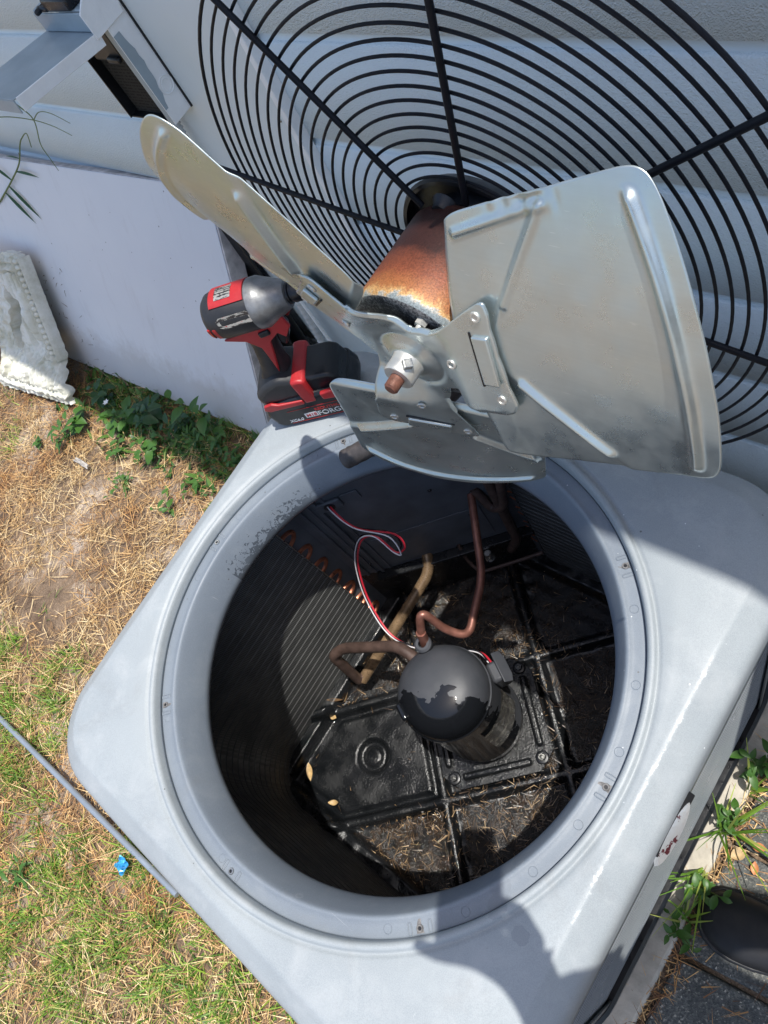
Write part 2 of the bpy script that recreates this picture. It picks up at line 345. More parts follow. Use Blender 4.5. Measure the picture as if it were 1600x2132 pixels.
def paver_mat():
    m, t, b = newmat('dark_aggregate_paver')
    v = t.nodes.new('ShaderNodeTexVoronoi'); v.inputs['Scale'].default_value = 330; t.links.new(coord(t), v.inputs['Vector'])
    c = ramp(t, v.outputs['Color'], [(0.0, (0.045, 0.05, 0.048)), (0.6, (0.10, 0.105, 0.10)), (0.82, (0.17, 0.17, 0.15)), (0.93, (0.42, 0.40, 0.34)), (1.0, (0.5, 0.47, 0.4))])
    d = ramp(t, noise(t, 16, 5), [(0.3, g(0.75)), (0.7, g(1.2))])
    c = mixc(t, 1.0, c, d, 'MULTIPLY')
    t.links.new(c, b.inputs['Base Color']); b.inputs['Roughness'].default_value = 0.75
    bump(t, b, v.outputs['Distance'], 0.6, 0.002)
    return m
M['paver'] = paver_mat()
def island(name, stops, rough=0.6, trans=0.0, sub=0.0):
    m, t, b = newmat(name)
    gm = t.nodes.new('ShaderNodeNewGeometry')
    c = ramp(t, gm.outputs['Random Per Island'], stops)
    t.links.new(c, b.inputs['Base Color']); b.inputs['Roughness'].default_value = rough
    if trans:
        tr = t.nodes.new('ShaderNodeBsdfTranslucent'); t.links.new(c, tr.inputs[0])
        mx = t.nodes.new('ShaderNodeMixShader'); mx.inputs[0].default_value = trans
        t.links.new(b.outputs[0], mx.inputs[1]); t.links.new(tr.outputs[0], mx.inputs[2])
        t.links.new(mx.outputs[0], t.nodes['Material Output'].inputs['Surface'])
    return m
def patchy_straw(name, stops_a, stops_b):
    m = island(name, stops_a, 0.62); t = m.node_tree; b = t.nodes['Principled BSDF']
    gm = [x for x in t.nodes if x.type == 'NEW_GEOMETRY'][0]; src = b.inputs['Base Color'].links[0].from_socket
    c2 = ramp(t, gm.outputs['Random Per Island'], stops_b); f_ = ramp(t, noise(t, 2.6, 5, 0.65), [(0.42, g(0)), (0.60, g(1))])
    t.links.new(mixc(t, f_, src, c2), b.inputs['Base Color']); return m
M['straw'] = patchy_straw('dry_straw', [(0.0, (0.10, 0.05, 0.022)), (0.35, (0.38, 0.225, 0.09)), (0.7, (0.70, 0.48, 0.21)), (1.0, (0.86, 0.70, 0.42))], [(0.0, (0.07, 0.028, 0.012)), (0.4, (0.28, 0.12, 0.040)), (0.8, (0.58, 0.31, 0.10)), (1.0, (0.76, 0.52, 0.24))])
M['straw_old'] = island('dry_straw', [(0.0, (0.10, 0.055, 0.028)), (0.35, (0.32, 0.19, 0.085)), (0.7, (0.60, 0.42, 0.20)), (1.0, (0.78, 0.63, 0.38))], 0.6)
M['grass'] = island('green_grass', [(0.0, (0.06, 0.14, 0.02)), (0.5, (0.15, 0.30, 0.035)), (0.85, (0.32, 0.47, 0.06)), (1.0, (0.50, 0.52, 0.14))], 0.5, 0.3)
M['leaf'] = island('weed_leaf', [(0.0, (0.035, 0.10, 0.022)), (0.6, (0.07, 0.17, 0.03)), (1.0, (0.14, 0.26, 0.05))], 0.42, 0.3)
M['leaf_dark'] = island('weed_leaf_dark', [(0.0, (0.02, 0.065, 0.025)), (1.0, (0.05, 0.12, 0.035))], 0.4, 0.25)
M['stem'] = simple('weed_stem', (0.12, 0.17, 0.05), 0.6)
M['drystem'] = simple('dry_stem', (0.20, 0.15, 0.10), 0.7)
M['litter'] = island('pan_litter', [(0.0, (0.02, 0.012, 0.008)), (0.55, (0.10, 0.058, 0.03)), (0.85, (0.28, 0.18, 0.09)), (1.0, (0.52, 0.37, 0.21))], 0.3)
M['deadleaf'] = simple('dead_leaf', (0.46, 0.31, 0.14), 0.55, 0.0, 0.35, 90, 0.3)
M['scrap'] = simple('dull_plastic_film', (0.46, 0.43, 0.40), 0.4, 0, 0.3, 60)
M['petal'] = simple('white_petal', (0.8, 0.8, 0.75), 0.5)
M['orange_leaf'] = simple('orange_leaf', (0.55, 0.20, 0.06), 0.5, 0.0, 0.3, 60)
def statue_mat():
    m, t, b = newmat('weathered_white_plaster')
    c = ramp(t, noise(t, 9, 7, 0.7), [(0.32, (0.50, 0.48, 0.36)), (0.55, (0.74, 0.73, 0.65)), (0.75, (0.84, 0.83, 0.79))])
    ao = t.nodes.new('ShaderNodeNewGeometry')
    p = ramp(t, ao.outputs['Pointiness'], [(0.42, (0.42, 0.42, 0.32)), (0.50, (1.0, 1.0, 1.0))])
    c = mixc(t, 0.7, c, p, 'MULTIPLY')
    t.links.new(c, b.inputs['Base Color']); b.inputs['Roughness'].default_value = 0.65
    bump(t, b, noise(t, 130, 5, 0.7), 0.5, 0.003)
    return m
M['statue'] = statue_mat()
def dark_label_mat():
    m, t, b = newmat('printed_dead_front_label')
    sep = t.nodes.new('ShaderNodeSeparateXYZ'); t.links.new(coord(t), sep.inputs[0])
    ln = math_(t, 'GREATER_THAN', math_(t, 'SINE', math_(t, 'MULTIPLY', sep.outputs[2], 900.0)), 0.1)
    wd = math_(t, 'GREATER_THAN', noise(t, 1.0, 2, 0.5, coord(t, 'Object', (160, 1, 60))), 0.47)
    c = mixc(t, math_(t, 'MULTIPLY', math_(t, 'MULTIPLY', ln, wd), 0.8), (0.030, 0.030, 0.029), (0.006, 0.006, 0.006))
    t.links.new(c, b.inputs['Base Color']); b.inputs['Roughness'].default_value = 0.7; b.inputs['Specular IOR Level'].default_value = 0.15
    return m
M['dlabel'] = dark_label_mat()

# ------------------------------------------------------------------ helpers
class MB:
    def __init__(s): s.v = []; s.f = []
    def add(s, vs, fs):
        o = len(s.v); s.v.extend([tuple(p) for p in vs]); s.f.extend([tuple(i + o for i in f) for f in fs])
    def box(s, c, size, R=None):
        c = Vector(c); hx, hy, hz = size[0] / 2, size[1] / 2, size[2] / 2
        vs = [Vector((a * hx, b_ * hy, d * hz)) for a in (-1, 1) for b_ in (-1, 1) for d in (-1, 1)]
        if R is not None: vs = [R @ p for p in vs]
        s.add([c + p for p in vs], [(0, 1, 3, 2), (4, 6, 7, 5), (0, 4, 5, 1), (2, 3, 7, 6), (0, 2, 6, 4), (1, 5, 7, 3)])
    def tube(s, pts, r, n=10, cap=True):
        pts = [Vector(p) for p in pts]; k = len(pts)
        rs = r if isinstance(r, (list, tuple)) else [r] * k
        t0 = (pts[1] - pts[0]).normalized(); up = Vector((0, 0, 1)) if abs(t0.z) < 0.9 else Vector((1, 0, 0))
        nrm = (up - t0 * up.dot(t0)).normalized(); vs = []
        for i in range(k):
            a = pts[max(i - 1, 0)]; b_ = pts[min(i + 1, k - 1)]; t = (b_ - a).normalized()
            nrm = (nrm - t * nrm.dot(t)).normalized(); bi = t.cross(nrm)
            for j in range(n):
                an = 2 * PI * j / n; vs.append(pts[i] + (nrm * math.cos(an) + bi * math.sin(an)) * rs[i])
        fs = [(i * n + j, i * n + (j + 1) % n, (i + 1) * n + (j + 1) % n, (i + 1) * n + j) for i in range(k - 1) for j in range(n)]
        if cap: fs += [tuple(range(n))[::-1], tuple((k - 1) * n + j for j in range(n))]
        s.add(vs, fs)
    def lathe(s, prof, origin=(0, 0, 0), R=None, n=32):
        o = Vector(origin); vs = []
        for (r, z) in prof:
            for j in range(n):
                a = 2 * PI * j / n; p = Vector((r * math.cos(a), r * math.sin(a), z))
                if R is not None: p = R @ p
                vs.append(o + p)
        k = len(prof)
        fs = [(i * n + j, i * n + (j + 1) % n, (i + 1) * n + (j + 1) % n, (i + 1) * n + j) for i in range(k - 1) for j in range(n)]
        if prof[0][0] > 1e-5: pass
        s.add(vs, fs)
    def torus(s, c, Rm, r, R=None, n=96, m=8):
        c = Vector(c); vs = []
        for i in range(n):
            a = 2 * PI * i / n
            for j in range(m):
                b_ = 2 * PI * j / m; q = Rm + r * math.cos(b_)
                p = Vector((q * math.cos(a), q * math.sin(a), r * math.sin(b_)))
                if R is not None: p = R @ p
                vs.append(c + p)
        s.add(vs, [(i * m + j, ((i + 1) % n) * m + j, ((i + 1) % n) * m + (j + 1) % m, i * m + (j + 1) % m) for i in range(n) for j in range(m)])
    def prism(s, poly, h, origin=(0, 0, 0), R=None, z0=0.0):
        n = len(poly); o = Vector(origin)
        vs = [Vector((p[0], p[1], z0)) for p in poly] + [Vector((p[0], p[1], z0 + h)) for p in poly]
        if R is not None: vs = [R @ p for p in vs]
        s.add([o + p for p in vs], [tuple(range(n))[::-1], tuple(range(n, 2 * n))] + [(i, (i + 1) % n, n + (i + 1) % n, n + i) for i in range(n)])
    def build(s, name, mat, parent=None, smooth=True, bevel=0.0, seg=2, angle=40, sub=0):
        me = bpy.data.meshes.new(name); me.from_pydata(s.v, [], s.f); me.update()
        bm = bmesh.new(); bm.from_mesh(me); bmesh.ops.recalc_face_normals(bm, faces=bm.faces); bm.to_mesh(me); bm.free()
        return link(name, me, mat, parent, smooth, bevel, seg, angle, sub)
def link(name, me, mat, parent=None, smooth=True, bevel=0.0, seg=2, angle=40, sub=0):
    o = bpy.data.objects.new(name, me); col.objects.link(o)
    if mat is not None and not me.materials: me.materials.append(mat)
    if parent is not None: o.parent = parent
    if bevel:
        m = o.modifiers.new('bevel', 'BEVEL'); m.width = bevel; m.segments = seg; m.limit_method = 'ANGLE'; m.angle_limit = math.radians(30)
    if sub:
        m = o.modifiers.new('subd', 'SUBSURF'); m.levels = sub; m.render_levels = sub
    if smooth:
        try: me.shade_smooth()
        except Exception:
            for p in me.polygons: p.use_smooth = True
        if not sub:
            try: me.set_sharp_from_angle(angle=math.radians(angle))
            except Exception: pass
    return o
def thing(name, label, cat, loc=(0, 0, 0), R=None, group=None, kind=None):
    o = bpy.data.objects.new(name, None); col.objects.link(o); o.empty_display_size = 0.05
    o.location = loc
    if R is not None: o.rotation_euler = R.to_euler() if hasattr(R, 'to_euler') else R
    if label: o['label'] = label
    if cat: o['category'] = cat
    if group: o['group'] = group
    if kind: o['kind'] = kind
    return o
def tag(o, label=None, cat=None, group=None, kind=None):
    for k, v in (('label', label), ('category', cat), ('group', group), ('kind', kind)):
        if v: o[k] = v
    return o
def frame(xa, ya, za): return Matrix((xa, ya, za)).transposed()
def smooth_path(pts, seg=8, rad=0.35):
    """straight runs with rounded corners"""
    pts = [Vector(p) for p in pts]; out = [pts[0]]
    for i in range(1, len(pts) - 1):
        a, b_, c = pts[i - 1], pts[i], pts[i + 1]
        d1 = (a - b_); d2 = (c - b_); L = min(d1.length, d2.length) * rad if rad < 1 else min(min(d1.length, d2.length) * 0.48, rad / 1000.0)
        p1 = b_ + d1.normalized() * L; p2 = b_ + d2.normalized() * L
        for k in range(seg + 1):
            t = k / seg; out.append(p1 * (1 - t) ** 2 + b_ * 2 * t * (1 - t) + p2 * t ** 2)
    out.append(pts[-1]); return out
def catmull(pts, seg=8):
    pts = [Vector(p) for p in pts]; P = [pts[0]] + pts + [pts[-1]]; out = []
    for i in range(1, len(P) - 2):
        for k in range(seg):
            t = k / seg; a, b_, c, d = P[i - 1], P[i], P[i + 1], P[i + 2]
            out.append(0.5 * ((2 * b_) + (c - a) * t + (2 * a - 5 * b_ + 4 * c - d) * t * t + (3 * b_ - a - 3 * c + d) * t ** 3))
    out.append(P[-2]); return out
def rsq(th, h, rc):
    """distance from centre to a rounded square outline"""
    c, s_ = abs(math.cos(th)), abs(math.sin(th))
    if c < s_: c, s_ = s_, c
    r = h / c
    if r * s_ <= h - rc: return r
    k = h - rc; b_ = k * (c + s_); q = 2 * k * k - rc * rc
    return b_ + math.sqrt(max(0, b_ * b_ - q))
def sstep(a, b_, x):
    t = min(1, max(0, (x - a) / (b_ - a))); return t * t * (3 - 2 * t)
def text_mesh(name, s, size, mat, parent, Mx, depth=0.0002, bold=0.0, shear=0.0, spacing=1.0):
    cu = bpy.data.curves.new(name, 'FONT'); cu.body = s; cu.size = size; cu.extrude = depth; cu.offset = bold; cu.shear = shear; cu.space_character = spacing
    ob = bpy.data.objects.new(name + '_tmp', cu); col.objects.link(ob)
    dg = bpy.context.evaluated_depsgraph_get(); me = bpy.data.meshes.new_from_object(ob.evaluated_get(dg)); me.transform(Mx)
    bpy.data.objects.remove(ob); me.name = name
    o = bpy.data.objects.new(name, me); col.objects.link(o); me.materials.clear(); me.materials.append(mat); o.parent = parent
    return o

ZG = -0.79     # ground level; lid plane is z = 0

# ------------------------------------------------------------------ ground
def ground():
    n = 150; xs = np.linspace(-7, 4, n); ys = np.linspace(-6, 0.72, n)
    v = []; f = []
    for j in range(n):
        for i in range(n):
            x, y = xs[i], ys[j]
            z = ZG - 0.012 + 0.022 * mnoise.noise(Vector((x * 2.2, y * 2.2, 0))) + 0.010 * mnoise.noise(Vector((x * 9, y * 9, 3)))
            if x > 0.30: z = ZG - 0.03
            if abs(x) < 0.55 and abs(y) < 0.6: z = min(z, ZG - 0.02)
            v.append((x, y, z))
    for j in range(n - 1):
        for i in range(n - 1): f.append((j * n + i, j * n + i + 1, (j + 1) * n + i + 1, (j + 1) * n + i))
    # far skirt to the horizon
    o = len(v); v += [(-200, -200, ZG - 0.06), (200, -200, ZG - 0.06), (200, 200, ZG - 0.06), (-200, 200, ZG - 0.06)]; f.append((o, o + 1, o + 2, o + 3))
    mb = MB(); mb.v = v; mb.f = f
    tag(mb.build('ground', M['soil']), kind='structure')
ground()
def gz(x, y): return ZG - 0.012 + 0.022 * mnoise.noise(Vector((x * 2.2, y * 2.2, 0))) + 0.010 * mnoise.noise(Vector((x * 9, y * 9, 3)))

def blades(name, mat, P, L, W, tilt, az, bend, label, cat, seg=2):
    """ribbon blades, numpy: P base points, L length, W width, tilt from vertical"""
    n = len(P); k = seg + 1
    dx = np.cos(az); dy = np.sin(az)
    V = np.zeros((n, k, 2, 3))
    for i in range(k):
        t = i / seg
        ti = tilt + bend * t
        # position integrates roughly
        h = L * t * np.cos(tilt + bend * t * 0.5); r = L * t * np.sin(tilt + bend * t * 0.5)
        cx = P[:, 0] + dx * r; cy = P[:, 1] + dy * r; cz = P[:, 2] + h
        ww = W * (1 - 0.85 * t ** 1.5) / 2
        V[:, i, 0, 0] = cx - dy * ww; V[:, i, 0, 1] = cy + dx * ww; V[:, i, 0, 2] = cz
        V[:, i, 1, 0] = cx + dy * ww; V[:, i, 1, 1] = cy - dx * ww; V[:, i, 1, 2] = cz
    base = (np.arange(n) * k * 2)[:, None, None]
    q = np.array([[2 * i, 2 * i + 1, 2 * i + 3, 2 * i + 2] for i in range(seg)])[None]
    Fi = (base + q).reshape(-1, 4)
    me = bpy.data.meshes.new(name)
    me.vertices.add(n * k * 2); me.vertices.foreach_set('co', V.reshape(-1).astype(np.float32))
    me.loops.add(Fi.size); me.loops.foreach_set('vertex_index', Fi.reshape(-1).astype(np.int32))
    me.polygons.add(len(Fi)); me.polygons.foreach_set('loop_start', np.arange(0, Fi.size, 4, dtype=np.int32))
    try: me.polygons.foreach_set('loop_total', np.full(len(Fi), 4, np.int32))
    except Exception: pass
    me.update(calc_edges=True); me.validate()
    o = link(name, me, mat, None, True)
    return tag(o, label, cat, kind='stuff')
def scatter(n, x0, x1, y0, y1, f):
    x = npr.uniform(x0, x1, n * 3); y = npr.uniform(y0, y1, n * 3)
    p = np.array([f(a, b_) for a, b_ in zip(x, y)]); keep = npr.uniform(0, 1, n * 3) < p
    x, y = x[keep][:n], y[keep][:n]
    return np.stack([x, y, np.array([gz(a, b_) for a, b_ in zip(x, y)])], 1)
def blocked(x, y):
    if abs(x) < 0.44 and abs(y) < 0.44: return True
    if x > 0.40: return True
    if y > 0.36 + 0.0 * x and x < -1.1: return y > 0.40
    if y > 0.70: return True
    return False
def green(x, y):
    a = mnoise.noise(Vector((x * 1.6 + 5, y * 1.6, 1))) + 0.6 * mnoise.noise(Vector((x * 4.5, y * 4.5, 7)))
    a += 0.48 * sstep(-0.35, -0.85, y) + 0.55 * sstep(0.12, 0.36, y) * sstep(-2.2, -1.9, x)   # greener towards the front and along the board
    a -= 0.45 * math.exp(-((x + 1.55) ** 2 + (y + 0.25) ** 2) / 0.22)
    return a
def bare(x, y):
    return math.exp(-(((x + 1.55) / 0.16) ** 2 + ((y + 0.42) / 0.16) ** 2)) + math.exp(-(((x + 1.75) / 0.10) ** 2 + ((y + 0.12) / 0.12) ** 2)) * 0.8 + 0.5 * max(0, mnoise.noise(Vector((x * 3 + 9, y * 3, 4))))
def fs(x, y):
    if blocked(x, y): return 0
    return max(0.04, 1.0 - 1.0 * bare(x, y)) * (0.35 + 0.65 * sstep(-0.25, 0.25, mnoise.noise(Vector((x * 14, y * 14, 6)))))
P = scatter(78000, -3.3, 0.1, -1.6, 0.60, fs); n = len(P)
P[:, 2] += npr.uniform(0.0, 0.014, n)
blades('dry_straw', M['straw'], P, npr.uniform(0.006, 0.085, n) ** 1.0, npr.uniform(0.0008, 0.0028, n), npr.uniform(1.15, 1.62, n), npr.uniform(0, 2 * PI, n), npr.uniform(-0.3, 0.25, n), 'matted dry straw and dead grass covering the sandy lawn', 'dead grass')
def fg(x, y):
    if blocked(x, y): return 0
    a = green(x, y)
    return sstep(-0.08, 0.38, a) * (0.12 + 0.88 * sstep(-0.10, 0.30, mnoise.noise(Vector((x * 11, y * 11, 12)))))
P = scatter(52000, -3.3, 0.1, -1.6, 0.60, fg); n = len(P)
blades('lawn_grass', M['grass'], P, npr.uniform(0.02, 0.07, n), npr.uniform(0.002, 0.0048, n), npr.uniform(0.2, 1.25, n), npr.uniform(0, 2 * PI, n), npr.uniform(0.1, 0.9, n), 'patchy green lawn grass among the straw', 'grass', 3)
def fw(x, y):
    if blocked(x, y): return 0
    d = sstep(0.05, 0.30, y) * sstep(-2.3, -2.0, x) * sstep(-0.6, -0.9, x)
    return d * (0.4 + mnoise.noise(Vector((x * 5, y * 5, 2))))
P = scatter(2600, -2.4, -0.5, 0.0, 0.42, fw); n = len(P)
blades('low_weeds', M['leaf'], P + np.array([0, 0, 0.01]), npr.uniform(0.02, 0.05, n), npr.uniform(0.010, 0.022, n), npr.uniform(0.5, 1.4, n), npr.uniform(0, 2 * PI, n), npr.uniform(0.1, 0.7, n), 'low leafy weeds growing along the foot of the white board', 'weeds', 3)

# ------------------------------------------------------------------ building wall, courses of painted block
wall = thing('block_wall', 'white painted concrete block wall behind the opened unit', 'wall', (0, 0.73, ZG))
joints = [0.3025 + 0.2035 * k for k in range(-5, 8)]
zs = [ZG] + [z for z in joints if z > ZG + 0.02] + [1.74]
for a, b_ in zip(zs[:-1], zs[1:]):
    mb = MB(); L0, L1 = -6.0, 3.4
    prof = [(0.020, a + 0.0050), (0.0085, a + 0.0056), (0.0028, a + 0.0078), (0.0, a + 0.010), (0.0, b_ - 0.010), (0.0028, b_ - 0.0078), (0.0085, b_ - 0.0056), (0.020, b_ - 0.0050)]
    nx = 90; vs = []; fs_ = []
    for i in range(nx + 1):
        x = L0 + (L1 - L0) * i / nx
        for (dy, z) in prof: vs.append((x, dy + 0.0012 * mnoise.noise(Vector((x * 3, z * 9, 1))), z - ZG))
    m_ = len(prof)
    for i in range(nx):
        for j in range(m_ - 1): fs_.append((i * m_ + j, (i + 1) * m_ + j, (i + 1) * m_ + j + 1, i * m_ + j + 1))
    mb.add(vs, fs_)
    mb.box(((L0 + L1) / 2, 0.115, (a + b_) / 2 - ZG), (L1 - L0, 0.196, b_ - a - 0.001))
    mb.build('block_course', M['wall'], wall, angle=60)
    if b_ < 1.7:
        mb = MB(); vs = []
        for i in range(nx + 1):
            x = L0 + (L1 - L0) * i / nx; wv = 0.0009 * mnoise.noise(Vector((x * 7, b_ * 9, 4)))
            for k in range(7): tt = -1 + k / 3; vs.append((x, 0.0062 + 0.003 * (1 - tt * tt) + wv, b_ - ZG + 0.0066 * tt))
        mb.add(vs, [(i * 7 + j, (i + 1) * 7 + j, (i + 1) * 7 + j + 1, i * 7 + j + 1) for i in range(nx) for j in range(6)]); mb.build('mortar_joint', M['joint'], wall)
mb = MB(); mb.box((-1.3, 0.62, 1.735 + 0.02), (9.4, 0.245, 0.012)); mb.box((-1.3, 0.490, 1.79), (9.4, 0.02, 0.14))
tag(mb.build('roof_eave', M['soffit']), 'white roof eave overhanging the block wall above the unit', 'eave')

# smooth service panel on the wall
pn = thing('wall_panel', 'smooth tall white panel on the wall beside the electrical box', 'panel', (-0.868, 0.72, ZG))
mb = MB(); mb.box((0, 0, 1.16), (0.464, 0.020, 2.32)); mb.build('sheet', M['panelboard'], pn, bevel=0.002)
mb = MB(); mb.box((0.2395, -0.002, 1.16), (0.015, 0.026, 2.32)); mb.build('edge_strip', M['boxwhite'], pn, bevel=0.002)
for z in (0.35, 0.62, 0.95, 1.2, 1.55):
    mb = MB(); mb.lathe([(0.0, 0.002), (0.003, 0.0015), (0.004, 0)], (0.215, -0.0105, z), Matrix.Rotation(PI / 2, 3, 'X'), 10); mb.build('nail', M['steel'], pn)

# ------------------------------------------------------------------ electrical disconnect box
bx = thing('disconnect_box', 'open electrical disconnect box with its cover raised, on the wall panel', 'electrical box', (-0.909, 0.655, 0.176))
# local origin = right front bottom corner; box spans x -0.156..0, y 0..0.055
W_, D_, H_ = 0.158, 0.055, 0.205
mb = MB(); mb.box((-0.001, D_ / 2, H_ / 2 + 0.012), (0.003, D_, H_ + 0.03)); side = mb.build('side_plate', M['boxwhite'], bx, bevel=0.001)
def irregular_patch():
    mb = MB(); pts = []
    for k in range(13):
        t = k / 12; pts.append((0.0025, 0.006 + 0.015 * math.sin(t * 2.6) + 0.005 * rnd.random(), 0.03 + t * 0.15))
    vs = [(0.0015, 0.0, 0.03 + k / 12 * 0.15) for k in range(13)] + [(0.0018, p[1], p[2]) for p in pts]
    mb.add(vs, [(k, k + 1, 14 + k, 13 + k) for k in range(12)])
    mb.build('peeled_patch', M['boxgrey'], bx)
irregular_patch()
mb = MB(); mb.box((-0.0005, D_ - 0.0015, H_ / 2 + 0.012), (0.008, 0.005, H_ + 0.03)); mb.build('shadow_gap', M['darkplastic'], bx)
mb = MB(); R90 = Matrix.Rotation(PI / 2, 3, 'Y')
mb.torus((0.001, 0.034, 0.060), 0.0165, 0.0012, R90, 32, 6); mb.torus((0.001, 0.034, 0.060), 0.011, 0.001, R90, 32, 6); mb.build('knockout', M['boxwhite'], bx)
mb = MB(); mb.box((-W_ / 2, D_ - 0.002, H_ / 2), (W_, 0.003, H_)); mb.box((-W_ + 0.0015, D_ / 2, H_ / 2), (0.003, D_, H_)); mb.box((-W_ / 2, D_ / 2, 0.0015), (W_ - 0.008, D_ - 0.006, 0.003)); mb.build('back_plate', M['darkplastic'], bx)
mb = MB(); mb.box((-0.010, 0.001, H_ / 2 - 0.002), (0.016, 0.003, H_)); mb.build('front_flange', M['boxgrey'], bx, bevel=0.0008)
mb = MB(); mb.box((-0.085, 0.020, 0.062), (0.118, 0.004, 0.115)); mb.build('printed_label', M['dlabel'], bx)
mb = MB(); mb.box((-0.085, 0.022, 0.155), (0.10, 0.03, 0.060)); mb.box((-0.060, 0.004, 0.132), (0.04, 0.012, 0.012)); mb.build('fuse_block', M['darkplastic'], bx, bevel=0.004)
mb = MB(); mb.box((-W_ / 2 - 0.008, 0.018, H_ + 0.004), (W_ + 0.012, 0.078, 0.006)); mb.box((-W_ / 2 - 0.008, -0.022, H_ + 0.018), (W_ + 0.01, 0.004, 0.034)); mb.box((-W_ / 2 - 0.008, 0.012, H_ + 0.037), (W_ + 0.01, 0.066, 0.004)); mb.build('hood', M['boxgrey'], bx, bevel=0.003)
mb = MB(); mb.prism([(-0.028, -0.005), (0.046, -0.005), (0.052, 0.02), (0.052, 0.06), (0.0, 0.06), (-0.028, 0.04)], 0.004, (0.002, -0.002, H_ - 0.004), Matrix(((0, 0, 1), (1, 0, 0), (0, 1, 0)))); mb.build('hood_cheek', M['boxwhite'], bx, bevel=0.001)
cv = MB(); R_ = Matrix.Rotation(math.radians(-8), 3, 'X')
cv.box((-W_ / 2 - 0.012, -0.120, H_ + 0.012), (W_ + 0.02, 0.205, 0.003), R_); c_ = cv.build('raised_cover', M['boxgrey'], bx, bevel=0.001)
cv = MB(); cv.box((0.0005, -0.118, H_ + 0.001), (0.003, 0.200, 0.024), R_); cv.build('cover_flange', M['boxwhite'], c_, bevel=0.001)
cv = MB(); cv.box((-W_ / 2 - 0.012, -0.222, H_ + 0.014), (W_ + 0.02, 0.003, 0.022), R_); cv.build('cover_lip', M['boxgrey'], c_, bevel=0.001)
mb = MB(); mb.box((-0.065, -0.002, H_ + 0.050), (0.085, 0.050, 0.022)); mb.box((-0.118, -0.024, H_ + 0.044), (0.036, 0.010, 0.010)); mb.box((-0.126, -0.024, H_ + 0.044), (0.010, 0.030, 0.010)); mb.build('pull_handle', M['battery_black'], bx, bevel=0.004)

# flexible conduit down the edge of the panel
cdn = thing('flexible_conduit', 'ribbed white flexible conduit running down the panel edge from the electrical box', 'conduit', (-0.98, 0.68, ZG))
path = catmull([(-0.0, 0.012, 0.955), (-0.005, 0, 0.80), (0.004, 0.002, 0.60), (0.006, 0.0, 0.40), (0.0, -0.02, 0.15), (0.03, -0.05, 0.02)], 40)
mb = MB(); mb.tube(path, [0.0115 + 0.0022 * math.sin(i * 2.1) for i in range(len(path))], 12); mb.build('hose', M['conduit'], cdn, angle=80)
for z in (0.50,):
    mb = MB(); mb.torus((0.005, 0.002, z), 0.0135, 0.003, None, 20, 6); mb.box((0.028, 0.018, z), (0.03, 0.004, 0.014)); mb.build('strap', M['boxwhite'], cdn)
ac = MB(); ac.tube(catmull([(-0.955, 0.665, -0.10), (-0.925, 0.66, -0.35), (-0.90, 0.65, ZG + 0.02)], 12), 0.005, 8); tag(ac.build('white_cable', M['boxwhite']), 'thin white painted pipe running down beside the ribbed conduit', 'pipe')

# white board leaning on the wall
def lean_board():
    o0 = Vector((-1.125, 0.385, ZG + 0.004)); up = Vector((-0.01, 0.352, 0.70)).normalized(); al = Vector((-1.0, -0.045, 0)).normalized(); nn = al.cross(up).normalized()
    if nn.y > 0: nn = -nn
    t = thing('leaning_board', 'large white laminate board leaning against the block wall behind the weeds', 'board', o0)
    Lw, H, T = 2.6, 0.775, 0.028
    R = frame(al, up, nn)
    mb = MB(); mb.box(R @ Vector((Lw / 2, H / 2, -T / 2 - 0.001)), (Lw, H, T - 0.002), R); mb.build('core', M['board_edge'], t, bevel=0.001)
    mb = MB(); mb.box(R @ Vector((Lw / 2, H / 2, 0.0005)), (Lw - 0.004, H - 0.004, 0.003), R); mb.build('face', M['board'], t, bevel=0.002)
    # thick return edge facing the unit
    mb = MB(); mb.box(R @ Vector((-0.003, H / 2, -0.028)), (0.006, H, 0.058), R); mb.build('edge_band', M['board_edge'], t, bevel=0.001)
    # crack
    mb = MB(); pts = [Vector((1.02 + 0.02 * math.sin(k * 1.3) - 0.03 * k * 0.5, 0.70 - k * 0.08, 0.0022)) for k in range(0)]
    return o0, R
bo, bR = lean_board()
mb = MB(); mb.box((-1.165, 0.685, ZG + 0.31), (0.15, 0.008, 0.60), Matrix.Rotation(math.radians(-2), 3, 'X'))  # black sheet added to deepen the shade behind the leaning board
mb.box((-1.20, 0.64, ZG + 0.12), (0.16, 0.008, 0.24), Matrix.Rotation(math.radians(-6), 3, 'X'))
tag(mb.build('gap_shade_sheet', M['darkplastic'], bevel=0.003), 'black plastic sheet added to darken the gap between the leaning board and the wall panel', 'plastic sheet')

